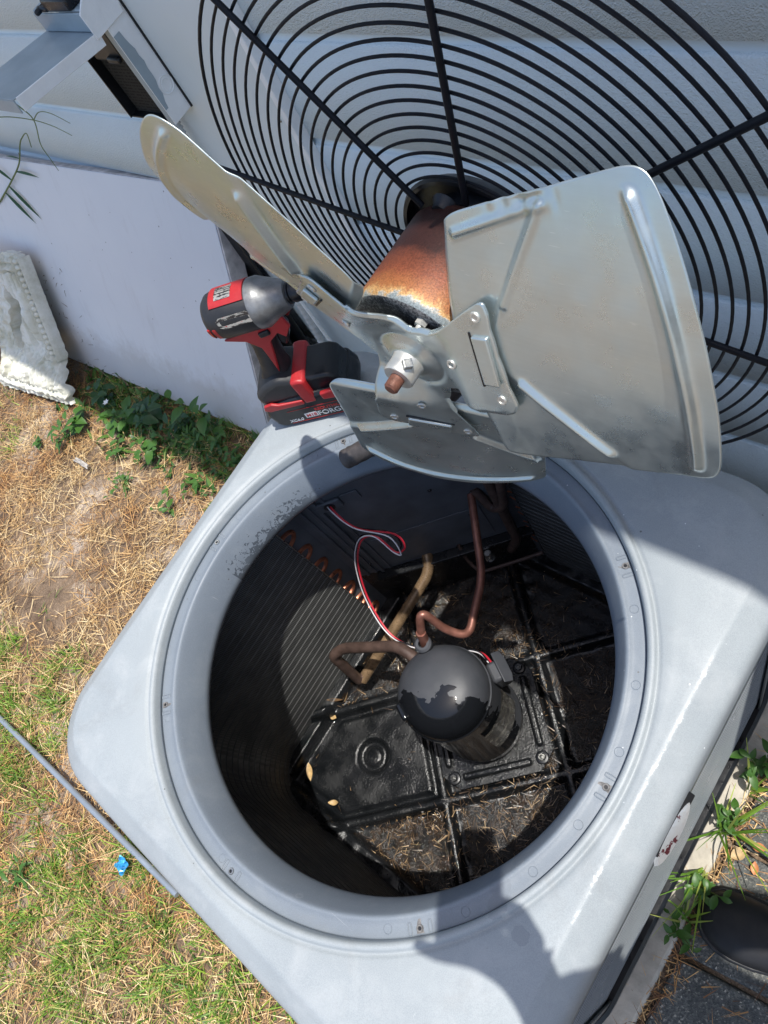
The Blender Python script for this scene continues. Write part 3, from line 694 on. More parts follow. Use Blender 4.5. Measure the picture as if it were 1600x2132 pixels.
# ------------------------------------------------------------------ condenser unit
unit = thing('condenser_unit', 'grey air conditioner condenser with its top opened, standing before the block wall', 'air conditioner', (0, 0, 0))
HL = 0.42; RC = 0.115
def build_lid():
    n = 256
    prof = []   # (mode, value, z): mode 'c' circle radius; 's' square half with corner
    circ = [(0.3150, -0.084), (0.3135, -0.080), (0.3122, -0.0755), (0.3128, -0.071), (0.3150, -0.060), (0.3195, -0.044), (0.3245, -0.031), (0.3275, -0.0235), (0.3300, -0.0180), (0.3318, -0.0155), (0.3340, -0.0146), (0.3362, -0.0152), (0.3385, -0.0163),
            (0.342, -0.0165), (0.348, -0.0165), (0.3530, -0.0165), (0.3548, -0.0168), (0.3552, -0.0120), (0.3562, -0.0030), (0.3580, 0.0006), (0.3605, 0.0020), (0.3635, 0.0020), (0.3655, 0.0004), (0.3670, -0.0028), (0.3690, -0.0034), (0.3715, -0.0012), (0.3745, 0.0)]
    sq = [(0.3800, 0.0008), (0.3835, 0.0004), (0.3865, -0.0010), (0.3905, -0.0036), (0.4000, -0.0092), (0.4095, -0.0150), (0.4140, -0.0190), (0.4175, -0.0250), (0.4192, -0.034), (0.4198, -0.046), (0.4200, -0.060), (0.4200, -0.078)]
    v = []; f = []
    rings = []
    for r, z in circ: rings.append([(r * math.cos(2 * PI * k / n), r * math.sin(2 * PI * k / n), z) for k in range(n)])
    # transition ring fills corners
    for q in (0.25, 0.5, 0.75):
        rr = []
        for k in range(n):
            th = 2 * PI * k / n; r0 = 0.3745; r1 = rsq(th, 0.380, RC - 0.040)
            r = r0 + (r1 - r0) * q; rr.append((r * math.cos(th), r * math.sin(th), 0.0006 * q))
        rings.append(rr)
    for h, z in sq:
        rr = []
        for k in range(n):
            th = 2 * PI * k / n; r = rsq(th, h, max(0.02, RC - (HL - h)))
            corner = sstep(1.05, 1.30, r / h)
            rr.append((r * math.cos(th), r * math.sin(th), z - 0.004 * corner))
        rings.append(rr)
    for rr in rings: v += rr
    for i in range(len(rings) - 1):
        for k in range(n): f.append((i * n + k, i * n + (k + 1) % n, (i + 1) * n + (k + 1) % n, (i + 1) * n + k))
    def part(name, r0, r1, mat):
        mb = MB(); mb.v = [p for rr in rings[r0:r1] for p in rr]; k_ = r1 - r0
        mb.f = [(i * n + k, i * n + (k + 1) % n, (i + 1) * n + (k + 1) % n, (i + 1) * n + k) for i in range(k_ - 1) for k in range(n)]
        o = mb.build(name, mat, unit, angle=75); s_ = o.modifiers.new('solid', 'SOLIDIFY'); s_.thickness = 0.0016; s_.offset = -1
        return o
    return part('top_cover', 16, len(rings), M['lid']), part('fan_ring', 0, 17, M['ring'])
lid, fring = build_lid()
# screw bosses, slots and holes round the ring
def stain_(parent, a, L=0.02):
    Rz = Matrix.Rotation(a, 3, 'Z'); mb = MB(); vs = []; n = 14
    for k in range(n + 1):
        t = k / n; x = 0.3525 - t * L; wd = 0.0042 * (1 - t) ** 1.3 + 0.0004
        z = -0.01605 if x > 0.337 else -0.0158 - (0.337 - x) * 0.35
        dy = 0.002 * math.sin(t * 5 + a * 3) * t
        vs += [Rz @ Vector((x, dy - wd, z)), Rz @ Vector((x, dy + wd, z))]
    mb.add(vs, [(2 * k, 2 * k + 1, 2 * k + 3, 2 * k + 2) for k in range(n)]); mb.build('dirt_stain', M['dirt'], parent)
def ringmark(parent, a, stain=True, deep=True):
    Rz = Matrix.Rotation(a, 3, 'Z'); c = Rz @ Vector((0.3475, 0, -0.0155))
    mb = MB(); mb.torus(c, 0.0031, 0.0013, None, 20, 6); w_ = mb.build('screw_hole', M['dirt'] if stain else M['steel'], parent)
    if stain: stain_(w_, a, rnd.uniform(0.012, 0.024))
    mb = MB(); mb.lathe([(0.0, 0.0004), (0.0026, 0.0004), (0.0026, -0.002)], c, None, 14); mb.build('hole_shadow', M['battery_black'], w_)
    for s_ in (-1, 1):
        mb = MB(); pts = []
        for k in range(25):
            an = 2 * PI * k / 24; x = 0.0065 * (1 if math.cos(an) > 0 else -1) * min(1, abs(math.cos(an)) * 1.8) + 0.0; y = 0.0022 * math.sin(an)
            pts.append(Rz @ Vector((0.3468 + x, s_ * 0.0125 + y, -0.0160)))
        mb.tube(pts, 0.0007, 6, False); mb.build('embossed_slot', M['ring'], parent)
for k in range(8): ringmark(fring, k * PI / 4 + (0.0 if k != 7 else 0.0), k in (0, 1, 5, 7, 3))
for a in (PI * 0.95, PI * 1.06, PI * 1.27, PI * 1.48, -0.9, -0.15, 0.12, 0.35, 0.62, PI * 0.8, -0.62, -0.36):
    mb = MB(); mb.torus(Vector((0.3445 * math.cos(a), 0.3445 * math.sin(a), -0.0164)), 0.0052, 0.0004, None, 22, 4); mb.build('embossed_ring', M['ring'], fring)
# body: corner posts, louvred sides
body = MB(); n = 200
bo_ = 0.408
prof = [(bo_, -0.070), (bo_, -0.10), (bo_ + 0.002, -0.105)]
def sq_ring(h, z, rc, n): return [(rsq(2 * PI * k / n, h, rc) * math.cos(2 * PI * k / n), rsq(2 * PI * k / n, h, rc) * math.sin(2 * PI * k / n), z) for k in range(n)]
rings = [sq_ring(0.407, -0.07, 0.10, n), sq_ring(0.407, -0.115, 0.10, n)]
zz = -0.115
while zz > -0.70:
    rings += [sq_ring(0.4105, zz - 0.004, 0.10, n), sq_ring(0.4105, zz - 0.012, 0.10, n), sq_ring(0.3990, zz - 0.016, 0.10, n), sq_ring(0.3990, zz - 0.024, 0.10, n)]; zz -= 0.026
for rr in rings: body.v += rr
for i in range(len(rings) - 1):
    for k in range(n): body.f.append((i * n + k, i * n + (k + 1) % n, (i + 1) * n + (k + 1) % n, (i + 1) * n + k))
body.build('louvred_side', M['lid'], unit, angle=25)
for sx in (-1, 1):
    for sy in (-1, 1):
        mb = MB(); R = Matrix.Rotation(math.atan2(sy, sx), 3, 'Z'); pts = []
        for k in range(9):
            an = -PI / 4 + PI / 2 * k / 8; pts.append((0.298 * 1.0 + 0.0, 0)) if False else None
        vs = []; fs2 = []
        for k in range(13):
            an = (-0.25 + 0.5 * k / 12) * PI; p = Vector((0.307 * math.sqrt(2) * 0 + 0.114 * math.cos(an), 0.114 * math.sin(an), 0)); q = R @ p + Vector((sx * 0.303, sy * 0.303, 0))
            vs += [(q.x, q.y, -0.079), (q.x, q.y, -0.735)]
        mb.add(vs, [(2 * k, 2 * k + 1, 2 * k + 3, 2 * k + 2) for k in range(12)]); o = mb.build('corner_post', M['lid'], unit)
        o.modifiers.new('s', 'SOLIDIFY').thickness = 0.003
base = MB(); rings = [sq_ring(0.4, -0.74, 0.10, n), sq_ring(0.418, -0.738, 0.11, n), sq_ring(0.424, -0.744, 0.11, n), sq_ring(0.424, -0.775, 0.11, n), sq_ring(0.40, -0.785, 0.10, n)]
for rr in rings: base.v += rr
for i in range(len(rings) - 1):
    for k in range(n): base.f.append((i * n + k, i * n + (k + 1) % n, (i + 1) * n + (k + 1) % n, (i + 1) * n + k))
base.build('base_rim', M['battery_black'], unit)

# base pan: heightfield with ribs, diamond round the compressor, dimple
S2 = math.sqrt(0.5)
def pan_h(x, y):
    u = (x + y) * S2; v = (y - x) * S2          # rotated 45 degrees
    z = -0.705
    def rib(d, w=0.010, e=0.005): return 1 - sstep(w - e, w + e, abs(d))
    r = 0.0
    U0, U1, V0, V1 = -0.146, 0.122, -0.121, 0.128
    for c in (U0, U1): r = max(r, rib(u - c))
    for c in (V0, V1): r = max(r, rib(v - c))
    z += 0.020 * r
    # raised land of the left cell with chamfered corner
    if u < U0 - 0.019 and v > V0 + 0.019 - 0 and v < V1 - 0.019:
        pass
    # plateau left of the compressor
    d = min(U0 - 0.020 - u, v - (V0 + 0.020), (V1 - 0.020) - v, x + 0.335, y + 0.345)
    z += 0.009 * sstep(0, 0.010, d)
    dd = math.hypot(x + 0.216, y + 0.204)
    z += -0.012 * (1 - sstep(0.030, 0.042, dd)) + 0.008 * (1 - sstep(0.016, 0.026, dd))
    # outer upstand
    e = max(abs(x), abs(y)); z += 0.030 * sstep(0.352, 0.366, e)
    # litter piled in the cells right and front
    if r < 0.5 and (u > U0) or v < V0: z += 0.004 * mnoise.noise(Vector((x * 40, y * 40, 0))) * (1 - r)
    z += 0.0012 * mnoise.noise(Vector((x * 30, y * 30, 5)))
    return z
def build_pan():
    n = 240; xs = np.linspace(-0.40, 0.40, n); v = [(x, y, pan_h(x, y)) for y in xs for x in xs]; f = []; fm = []
    for j in range(n - 1):
        for i in range(n - 1):
            f.append((j * n + i, j * n + i + 1, (j + 1) * n + i + 1, (j + 1) * n + i))
            x, y = xs[i], xs[j]; u = (x + y) * S2; vv = (y - x) * S2
            ribm = min(abs(u + 0.146), abs(u - 0.122), abs(vv + 0.121), abs(vv - 0.128)) < 0.021
            left = u < -0.146 and -0.121 < vv < 0.128
            fm.append(0 if (ribm or left or max(abs(x), abs(y)) > 0.36) else 1)
    me = bpy.data.meshes.new('base_pan'); me.from_pydata(v, [], f); me.materials.append(M['pan']); me.materials.append(M['pan_debris'])
    me.polygons.foreach_set('material_index', fm); me.update()
    return link('base_pan', me, None, unit, True, angle=80)
pan = build_pan()
# litter on the pan
def pan_litter():
    n = 3000; P_ = []
    while len(P_) < n:
        x, y = rnd.uniform(-0.36, 0.36), rnd.uniform(-0.36, 0.36); u = (x + y) * S2; v = (y - x) * S2
        left = u < -0.14 and -0.13 < v < 0.14
        k = 0.5 + mnoise.noise(Vector((x * 9, y * 9, 8)))
        edge = math.exp(-min(abs(u - 0.122), abs(v + 0.121), abs(v - 0.128), abs(u + 0.146)) / 0.02) * 0.5
        p = (0.008 if left else (0.25 * k + edge * 0.6))
        if v < -0.13 and u < 0.1: p = 0.75 * k + 0.15
        hc_ = math.hypot(x - 0.03, y - 0.05)
        if 0.13 < hc_ < 0.22 and not left: p += 0.35 * max(0, k)
        if rnd.random() < p: P_.append((x, y, pan_h(x, y) + 0.001 + rnd.random() * 0.004))
    P_ = np.array(P_)
    o = blades('pan_debris', M['litter'], P_, npr.uniform(0.004, 0.026, n), npr.uniform(0.0006, 0.0018, n), npr.uniform(1.3, 1.6, n), npr.uniform(0, 2 * PI, n), npr.uniform(-0.2, 0.15, n), None, None, 1)
    o.parent = unit
pan_litter()
def flat_leaf(name, mat, loc, L, Wd, rz, parent=None, curl=0.1, tilt=(0, 0)):
    vs = []; n = 9
    for k in range(n):
        t = k / (n - 1); wd = Wd * math.sin(PI * min(1, t * 1.02 + 0.02)) ** 0.8 / 2; x = (t - 0.5) * L; z = curl * L * (t - 0.5) ** 2 * 2
        vs += [(x, -wd, z + wd * 0.35), (x, 0, z), (x, wd, z + wd * 0.35)]
    mb = MB(); R = Matrix.Rotation(rz, 3, 'Z') @ Matrix.Rotation(tilt[0], 3, 'X') @ Matrix.Rotation(tilt[1], 3, 'Y')
    mb.add([Vector(loc) + R @ Vector(p) for p in vs], [(3 * k + j, 3 * k + j + 1, 3 * k + j + 4, 3 * k + j + 3) for k in range(n - 1) for j in range(2)])
    return mb.build(name, mat, parent)
tag(flat_leaf('dead_leaf', M['deadleaf'], (-0.331, -0.318, pan_h(-0.331, -0.318) + 0.006), 0.042, 0.016, -0.75), 'oval tan dead leaf lying at the pan edge below the fins', 'leaf')
tag(flat_leaf('dead_leaf', M['deadleaf'], (-0.235, -0.335, pan_h(-0.235, -0.335) + 0.005), 0.026, 0.012, 0.6, curl=0.5), 'small curled brown leaf in the front left corner of the pan', 'leaf')
tag(flat_leaf('dead_leaf', M['deadleaf'], (-0.352, -0.185, pan_h(-0.352, -0.185) + 0.005), 0.018, 0.014, 0.2), 'small round olive leaf beside the bottom of the coil', 'leaf')
tag(flat_leaf('wood_splinter', M['litter'], (-0.385 + 0.02, -0.150, -0.676), 0.045, 0.007, 0.55), 'split straw coloured splinter on the end of the left pan rib', 'splinter')

# coil: ribbed wall of fins wrapping left, front, right and back right
def coil():
    hi, rc = 0.385, 0.10
    path = []
    path.append((-hi, 0.072)); path.append((-hi, -(hi - rc)))
    for k in range(1, 12):
        a = PI + PI / 2 * k / 12; path.append((-(hi - rc) + rc * math.cos(a), -(hi - rc) + rc * math.sin(a)))
    path.append((-(hi - rc), -hi)); path.append((hi - rc, -hi))
    for k in range(1, 12):
        a = -PI / 2 + PI / 2 * k / 12; path.append((hi - rc + rc * math.cos(a), -(hi - rc) + rc * math.sin(a)))
    path.append((hi, -(hi - rc))); path.append((hi, hi - rc))
    for k in range(1, 12):
        a = PI / 2 * k / 12; path.append((hi - rc + rc * math.cos(a), hi - rc + rc * math.sin(a)))
    path.append((hi - rc, hi)); path.append((-0.09, hi))
    # resample densely
    dens = []
    for a, b_ in zip(path[:-1], path[1:]):
        L = math.hypot(b_[0] - a[0], b_[1] - a[1]); m_ = max(1, int(L / 0.03))
        for k in range(m_): dens.append((a[0] + (b_[0] - a[0]) * k / m_, a[1] + (b_[1] - a[1]) * k / m_))
    dens.append(path[-1]); k_ = len(dens)
    nrm = []
    for i in range(k_):
        a = dens[max(i - 1, 0)]; b_ = dens[min(i + 1, k_ - 1)]; t = Vector((b_[0] - a[0], b_[1] - a[1])).normalized(); nrm.append((-t.y, t.x))
    zs_ = []; z = -0.095
    while z > -0.685:
        zs_ += [(z, 0), (z - 0.0180, -0.0004), (z - 0.0190, -0.0030), (z - 0.0202, -0.0026), (z - 0.0210, -0.0006)]; z -= 0.0215
    mb = MB(); vs = []
    for i in range(k_):
        for (zz_, off) in zs_: vs.append((dens[i][0] + nrm[i][0] * off, dens[i][1] + nrm[i][1] * off, zz_))
    m_ = len(zs_)
    mb.add(vs, [(i * m_ + j, (i + 1) * m_ + j, (i + 1) * m_ + j + 1, i * m_ + j + 1) for i in range(k_ - 1) for j in range(m_ - 1)])
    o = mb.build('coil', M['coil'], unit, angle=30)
    # outer skin of coil
    for e, (ex, ey, dx, dy) in enumerate(((-hi, 0.0735, 0, 1), (-0.0915, hi, -1, 0))):
        mb = MB(); mb.box((ex - (0.0005 if e == 0 else 0), ey + (0.0005 if e else 0), -0.39), (0.0032 if e == 0 else 0.0015, 0.0015 if e == 0 else 0.0032, 0.60)); mb.build('end_plate', M['steel'], o)
        for q in range(8 if e == 0 else 7):
            zc = -0.150 - q * 0.070
            mb = MB(); pts = []
            for k in range(13):
                a = PI * k / 12; r = 0.0165
                off = 0.024 * math.sin(a)
                pts.append((ex - 0.006 + dx * off + (0 if e == 0 else 0.006), ey + dy * off + (0.006 if e else 0), zc + r * math.cos(a)))
            mb.tube(pts, 0.0050, 8); mb.build('return_bend', M['copper'], o)
    return o
coil()
mb = MB(); mb.tube([(-0.378, 0.33, -0.679), (-0.378, -0.28, -0.679)] , 0.0022, 6)
mb.tube(smooth_path([(-0.378, -0.28, -0.679), (-0.372, -0.36, -0.679), (-0.28, -0.378, -0.679), (0.28, -0.378, -0.679), (0.37, -0.36, -0.679), (0.378, 0.3, -0.679)], 6, 0.3), 0.0022, 6)
mb.build('pan_lip', M['steel'], unit)
# inner service panel (diagonal), with folds
Pd = Vector((0.255, 0.245, 0)).normalized(); Pn = Vector((Pd.y, -Pd.x, 0))
pa = Vector((-0.388, 0.118, 0))
Rp = frame(Pd, Vector((0, 0, 1)), Pn)
mb = MB(); mb.box(pa + Pd * 0.21 - Pn * 0.001 + Vector((0, 0, -0.305)), (0.42, 0.41, 0.002), Rp); sp_ = mb.build('service_panel', M['panel_in'], unit, smooth=False)
mb = MB()
for d0, h in ((0.022, 0.006), (0.040, 0.004), (0.058, 0.008), (0.075, 0.004)):
    mb.box(pa + Pd * d0 + Pn * h / 2 + Vector((0, 0, -0.305)), (0.007, 0.405, h), Rp)
mb.build('fold', M['panel_in'], sp_, bevel=0.0012)
mb = MB(); mb.box(pa + Pd * 0.205 + Pn * 0.0015 + Vector((0, 0, -0.43)), (0.24, 0.130, 0.002), Rp); mb.build('access_plate', M['panel_in'], sp_, bevel=0.0006)
for d0, z in ((0.30, -0.385), (0.12, -0.385), (0.11, -0.33), (0.26, -0.25), (0.045, -0.46)):
    mb = MB(); mb.lathe([(0, 0.003), (0.003, 0.0026), (0.0042, 0)], pa + Pd * d0 + Pn * 0.002 + Vector((0, 0, z)), frame(Pd, Vector((0, 0, 1)), Pn), 10); mb.build('screw', M['battery_black'], sp_)
mb = MB(); mb.box(pa + Pd * 0.21 - Pn * 0.004 + Vector((0, 0, -0.60)), (0.42, 0.18, 0.003), Rp); mb.build('lower_panel', M['pan'], unit)
mb = MB(); mb.box(pa + Pd * 0.22 + Pn * 0.010 + Vector((0, 0, -0.517)), (0.36, 0.010, 0.022), Rp); mb.build('lower_ledge', M['pan'], unit, bevel=0.002)
mb = MB(); mb.box((-0.24, 0.389, -0.39), (0.31, 0.003, 0.60)); mb.box((-0.3935, 0.230, -0.39), (0.003, 0.316, 0.60)); mb.build('rear_corner_panel', M['panel_in'], unit)
# grommet bracket with hole on the panel
hc = pa + Pd * 0.082 + Vector((0, 0, -0.185))
mb = MB(); mb.box(hc + Pn * 0.004 + Pd * 0.0, (0.050, 0.030, 0.008), Rp); mb.build('wire_bracket', M['panel_in'], sp_, bevel=0.003)
mb = MB(); mb.lathe([(0.0, 0.0092), (0.011, 0.0092), (0.011, 0.004)], hc, Rp, 20); mb.build('wire_hole', M['battery_black'], sp_)
mb = MB(); mb.box(hc + Pd * 0.045 + Pn * 0.002 + Vector((0, 0, 0.004)), (0.035, 0.028, 0.004), Rp); mb.build('knockout_plate', M['panel_in'], sp_, bevel=0.001)

# compressor
CX, CY = -0.021, -0.002
cp = MB(); R0 = 0.083
prof = [(0.0, -0.322), (0.018, -0.3225), (0.036, -0.3245), (0.052, -0.329), (0.066, -0.3365), (0.0765, -0.3475), (0.0825, -0.359), (0.0850, -0.370), (0.0858, -0.378), (0.0858, -0.380), (0.0880, -0.3815), (0.0880, -0.3855), (0.0862, -0.3870), (0.0862, -0.45), (0.0895, -0.60), (0.0905, -0.602), (0.0905, -0.607), (0.089, -0.610), (0.086, -0.640), (0.076, -0.668), (0.0, -0.672)]
cp.lathe([(r, z + 0.5) for r, z in prof], (0, 0, 0), None, 72)
comp = cp.build('compressor', M['comp'], unit, angle=50); comp.location = (CX, CY, -0.5)
def cpart(name, mb, mat, **kw): return mb.build(name, mat, comp, **kw)
mb = MB(); mb.lathe([(0.013, 0.150), (0.0165, 0.156), (0.0165, 0.166), (0.013, 0.169), (0.008, 0.169)], (-0.064, 0.052, 0.002), None, 24); cpart('neck', mb, M['comp'])
lab = MB(); vs = []
for k in range(25):
    a = -0.35 + 1.1 * k / 24
    for (z) in (0.060, 0.0, -0.050): vs.append((0.0908 * math.cos(a), 0.0908 * math.sin(a), z))
lab.add(vs, [(3 * k + j, 3 * k + 3 + j, 3 * k + 4 + j, 3 * k + 1 + j) for k in range(24) for j in range(2)]); cpart('rating_label', lab, M['clabel'])
mb = MB(); Rt = Matrix.Rotation(-2.05, 3, 'Z')
mb.box(Rt @ Vector((0.0785, 0, 0.136)), (0.012, 0.034, 0.044), Rt); cpart('lifting_lug', mb, M['comp'], bevel=0.004)
mb = MB()
for s_ in (-1, 1): mb.lathe([(0, 0.0845), (0.003, 0.084), (0.003, 0.07)], Rt @ Vector((0.001, s_ * 0.008, 0.141)), Rt @ Matrix.Rotation(PI / 2, 3, 'Y'), 10)
cpart('lug_pin', mb, M['copper'])
# terminal box with bent cover
Rt2 = Matrix.Rotation(1.0, 3, 'Z'); mb = MB()
mb.box(Rt2 @ Vector((0.100, 0, 0.070)), (0.030, 0.040, 0.050), Rt2); tb = cpart('terminal_box', mb, M['comp'], bevel=0.006)
mb = MB(); mb.prism([(-0.010, -0.030), (0.008, -0.031), (0.013, -0.018), (0.013, 0.018), (0.008, 0.031), (-0.010, 0.029)], 0.003, Rt2 @ Vector((0.112, 0, 0.098)), Rt2 @ Matrix.Rotation(0.7, 3, 'Y')); mb.build('terminal_cover', M['comp'], tb, bevel=0.001)
# base plate, diamond with turned-up edges and feet
mb = MB(); pl = []
for k in range(4):
    a = PI / 2 * k
    for da in (-0.16, 0.16): pl.append((0.150 * math.cos(a + da), 0.150 * math.sin(a + da)))
mb.prism(pl, 0.003, (0, 0, -0.182)); cpart('base_plate', mb, M['pan'], bevel=0.001)
mb = MB()
for k in range(4):
    a = PI / 4 + PI / 2 * k; R = Matrix.Rotation(a, 3, 'Z'); mb.box(R @ Vector((0.100, 0, -0.171)), (0.016, 0.150, 0.018), R)
cpart('plate_flange', mb, M['pan'], bevel=0.006, seg=3)
for k in range(4):
    a = PI / 2 * k; c = Vector((0.136 * math.cos(a), 0.136 * math.sin(a), -0.180))
    mb = MB(); mb.lathe([(0.0125, 0.0), (0.014, 0.003), (0.0125, 0.006), (0.009, 0.007), (0.008, 0.007)], c, None, 24); ft = cpart('rubber_grommet', mb, M['battery_black'])
    mb = MB(); mb.lathe([(0.0, 0.016), (0.0035, 0.0155), (0.0035, 0.011)], c, None, 12); mb.lathe([(0.0, 0.0115), (0.007, 0.0115), (0.007, 0.006)], c, None, 6); mb.build('bolt', M['dark_bolt'], ft, smooth=False)
# pipes
def pipe(name, pts, r, mat, rad=0.4, n=14):
    mb = MB(); mb.tube(smooth_path(pts, 8, rad), r, n); return mb.build(name, mat, unit)
pipe('suction_pipe', [(-0.29, 0.255, -0.47), (-0.278, 0.243, -0.50), (-0.255, 0.205, -0.53), (-0.304, -0.075, -0.625)], 0.0125, M['tan_tube'], 30)
pipe('suction_loop', [(-0.302, -0.062, -0.620), (-0.309, -0.078, -0.623), (-0.324, -0.062, -0.485), (-0.302, -0.036, -0.470), (-0.150, 0.026, -0.385), (-0.085, 0.020, -0.392)], 0.0118, M['brown_tube'], 26)
pipe('discharge_pipe', [(-0.087, 0.052, -0.345), (-0.087, 0.060, -0.315), (-0.093, 0.094, -0.262), (-0.058, 0.092, -0.325), (-0.024, 0.105, -0.352), (-0.062, 0.215, -0.352), (-0.155, 0.342, -0.315)], 0.0078, M['copper_dull'], 30)
mb = MB(); mb.tube([(-0.087, 0.053, -0.350), (-0.0872, 0.064, -0.305)], [0.0098, 0.0092], 16); mb.build('pipe_coupling', M['copper_dull'], unit)
pipe('capillary_pipe', [(-0.215, 0.283, -0.50), (-0.20, 0.27, -0.55), (-0.17, 0.265, -0.575), (-0.09, 0.335, -0.56), (-0.06, 0.36, -0.55)], 0.0042, M['brown_tube'], 25)
pipe('header_pipe', [(-0.150, 0.35, -0.30), (-0.12, 0.345, -0.36), (-0.09, 0.352, -0.33), (-0.07, 0.362, -0.20), (-0.07, 0.362, -0.10)], 0.0090, M['brown_tube'], 25)
pipe('liquid_line', [(-0.105, 0.362, -0.12), (-0.105, 0.350, -0.50), (-0.13, 0.34, -0.56)], 0.0105, M['brown_tube'], 25)
mb = MB(); mb.lathe([(0, 0.02), (0.007, 0.02), (0.0085, 0.016), (0.0085, 0.0), (0.012, -0.004)], (-0.158, 0.300, -0.545), None, 16); mb.build('service_valve', M['steel'], unit)
# wires
hcw = hc + Pn * 0.012
def wire(name, mat, off, r=0.0022):
    o = Vector(off)
    pts = [hc - Pn * 0.01 + o * 0.6, hcw + o, hcw + Pd * 0.03 + Pn * 0.035 + Vector((0, 0, -0.035)) + o, (-0.208, 0.187, -0.235), (-0.190, 0.180, -0.262), (-0.205, 0.165, -0.272), (-0.240, 0.168, -0.240), (-0.270, 0.150, -0.250),
           (-0.300, 0.118, -0.330), (-0.285, 0.075, -0.410), (-0.225, 0.040, -0.455), (-0.160, 0.042, -0.462), (-0.095, 0.075, -0.462), (-0.03, 0.097, -0.445), (0.005, 0.09, -0.43)]
    pts = [Vector(p) + (o if i > 2 else Vector((0, 0, 0))) for i, p in enumerate(pts)]
    if name == 'white_wire': pts[3] += Vector((0.002, -0.008, 0.006)); pts[4] += Vector((0.004, -0.012, -0.006))
    mb = MB(); mb.tube(catmull(pts, 9), r, 8); mb.build(name, mat, unit)
wred = simple('red_wire_jacket', (0.55, 0.025, 0.045), 0.35); wwht = simple('white_wire_jacket', (0.66, 0.65, 0.68), 0.35); wblk = simple('black_wire_jacket', (0.012, 0.012, 0.015), 0.3)
wire('red_wire', wred, (0.0040, 0.002, 0.0), 0.0020); wire('black_wire', wblk, (-0.0035, 0.001, 0.001), 0.0020); wire('white_wire', wwht, (0.0, -0.001, 0.003), 0.0013)
# badge on the right side flange
mb = MB(); vs = []
nb = 28
for k in range(nb):
    a = 2 * PI * k / nb; vs.append((0.0, 0.041 * math.cos(a) * (1 - 0.12 * abs(math.sin(a))), 0.0100 * math.sin(a)))
n_ = len(vs); ring2 = [(0.004, p[1] * 0.93, p[2] * 0.85) for p in vs]; mb.add(vs + ring2 + [(0.005, 0, 0)], [(k, (k + 1) % n_, n_ + (k + 1) % n_, n_ + k) for k in range(n_)] + [(n_ + k, n_ + (k + 1) % n_, 2 * n_) for k in range(n_)])
bd = mb.build('maker_badge', M['badge'], unit); bd.location = (0.4225, -0.003, -0.056); bd.rotation_euler = (0, -0.75, 0)
mb = MB(); mb.box((0.4195, 0.006, -0.050), (0.004, 0.080, 0.020), Matrix.Rotation(-0.6, 3, 'Y')); mb.build('badge_shadow', M['darkplastic'], unit, bevel=0.001)  # black slab behind the badge, painting in its dark shadow
# shadow-black gap strip along the badge
for (dx, dy) in ((0.419, 0.02),): pass
# brown lead conduit end resting on the throat
mb = MB(); pts = catmull([(-0.226, 0.222, -0.022), (-0.175, 0.262, 0.000), (-0.10, 0.31, 0.05), (0.0, 0.345, 0.16), (0.05, 0.352, 0.28)], 10); mb.tube(pts, [0.0165 + 0.0006 * math.sin(i * 2.5) for i in range(len(pts))], 18)
tag(mb.build('lead_conduit', simple('dusty_black_conduit', (0.060, 0.052, 0.050), 0.55, 0, 0.4, 60, 0.5, 300)), 'dusty dark motor lead conduit lying on the ring under the fan', 'conduit')
# concrete pad under the unit
mb = MB(); mb.box((0, 0, ZG - 0.03), (0.93, 0.93, 0.072)); tag(mb.build('concrete_pad', M['sill'], bevel=0.008), 'pale concrete slab under the condenser unit', 'slab')

# ------------------------------------------------------------------ guard, motor and fan: one assembly standing on the lid
CG = Vector((0.0813, 0.3556, 0.3711))
fan = thing('fan_assembly', 'black wire fan guard with rusty motor and metal blades, stood up on the open unit', 'fan', CG)
RG = frame(Vector((1, 0, 0)), Vector((0, 0, 1)), Vector((0, -1, 0)))    # local z -> -y world
for k in range(19):
    r = 0.316 - 0.01232 * k
    mb = MB(); mb.torus((0, 0.0, 0), r, 0.00145 if k else 0.0017, RG, 128, 8); mb.build('guard_ring', M['black_metal'], fan)
for k in range(8):
    a = math.radians(34.6 + 45 * k); d = Vector((math.cos(a), 0, math.sin(a)))
    mb = MB(); mb.tube([d * 0.072 + Vector((0, -0.0040, 0)), d * 0.318 + Vector((0, -0.0040, 0)), d * 0.350 + Vector((0, -0.0040, 0)), d * 0.353 + Vector((0, -0.0040, 0))], [0.0031, 0.0030, 0.0030, 0.0015], 10); mb.build('guard_spoke', M['black_metal'], fan)
mb = MB(); mb.lathe([(0.0, 0.002), (0.060, 0.002), (0.064, -0.008), (0.083, -0.010), (0.087, -0.004), (0.089, 0.0), (0.087, 0.004), (0.083, 0.004)], (0, 0.006, 0), RG, 64); hd = mb.build('hub_disc', M['hub_black'], fan)
for k in range(4):
    a = math.radians(10 + 90 * k); c = Vector((0.066 * math.cos(a), -0.004, 0.066 * math.sin(a)))
    mb = MB(); mb.lathe([(0, 0.010), (0.009, 0.010), (0.010, 0.006), (0.014, 0.0)], c, RG, 16); mb.build('motor_bolt', M['hub_black'], hd)
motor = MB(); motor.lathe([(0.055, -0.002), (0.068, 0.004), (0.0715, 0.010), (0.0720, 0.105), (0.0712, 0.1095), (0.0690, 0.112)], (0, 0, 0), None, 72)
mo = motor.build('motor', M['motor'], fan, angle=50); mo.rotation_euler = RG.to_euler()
motor = MB(); motor.lathe([(0.0690, 0.0), (0.066, 0.0012), (0.050, 0.0006), (0.030, 0.004), (0.016, 0.006), (0.012, 0.010), (0.0, 0.010)], (0, 0, 0), None, 64)
mf = motor.build('motor_face', M['mface'], mo); mf.location = (0, 0, 0.112)
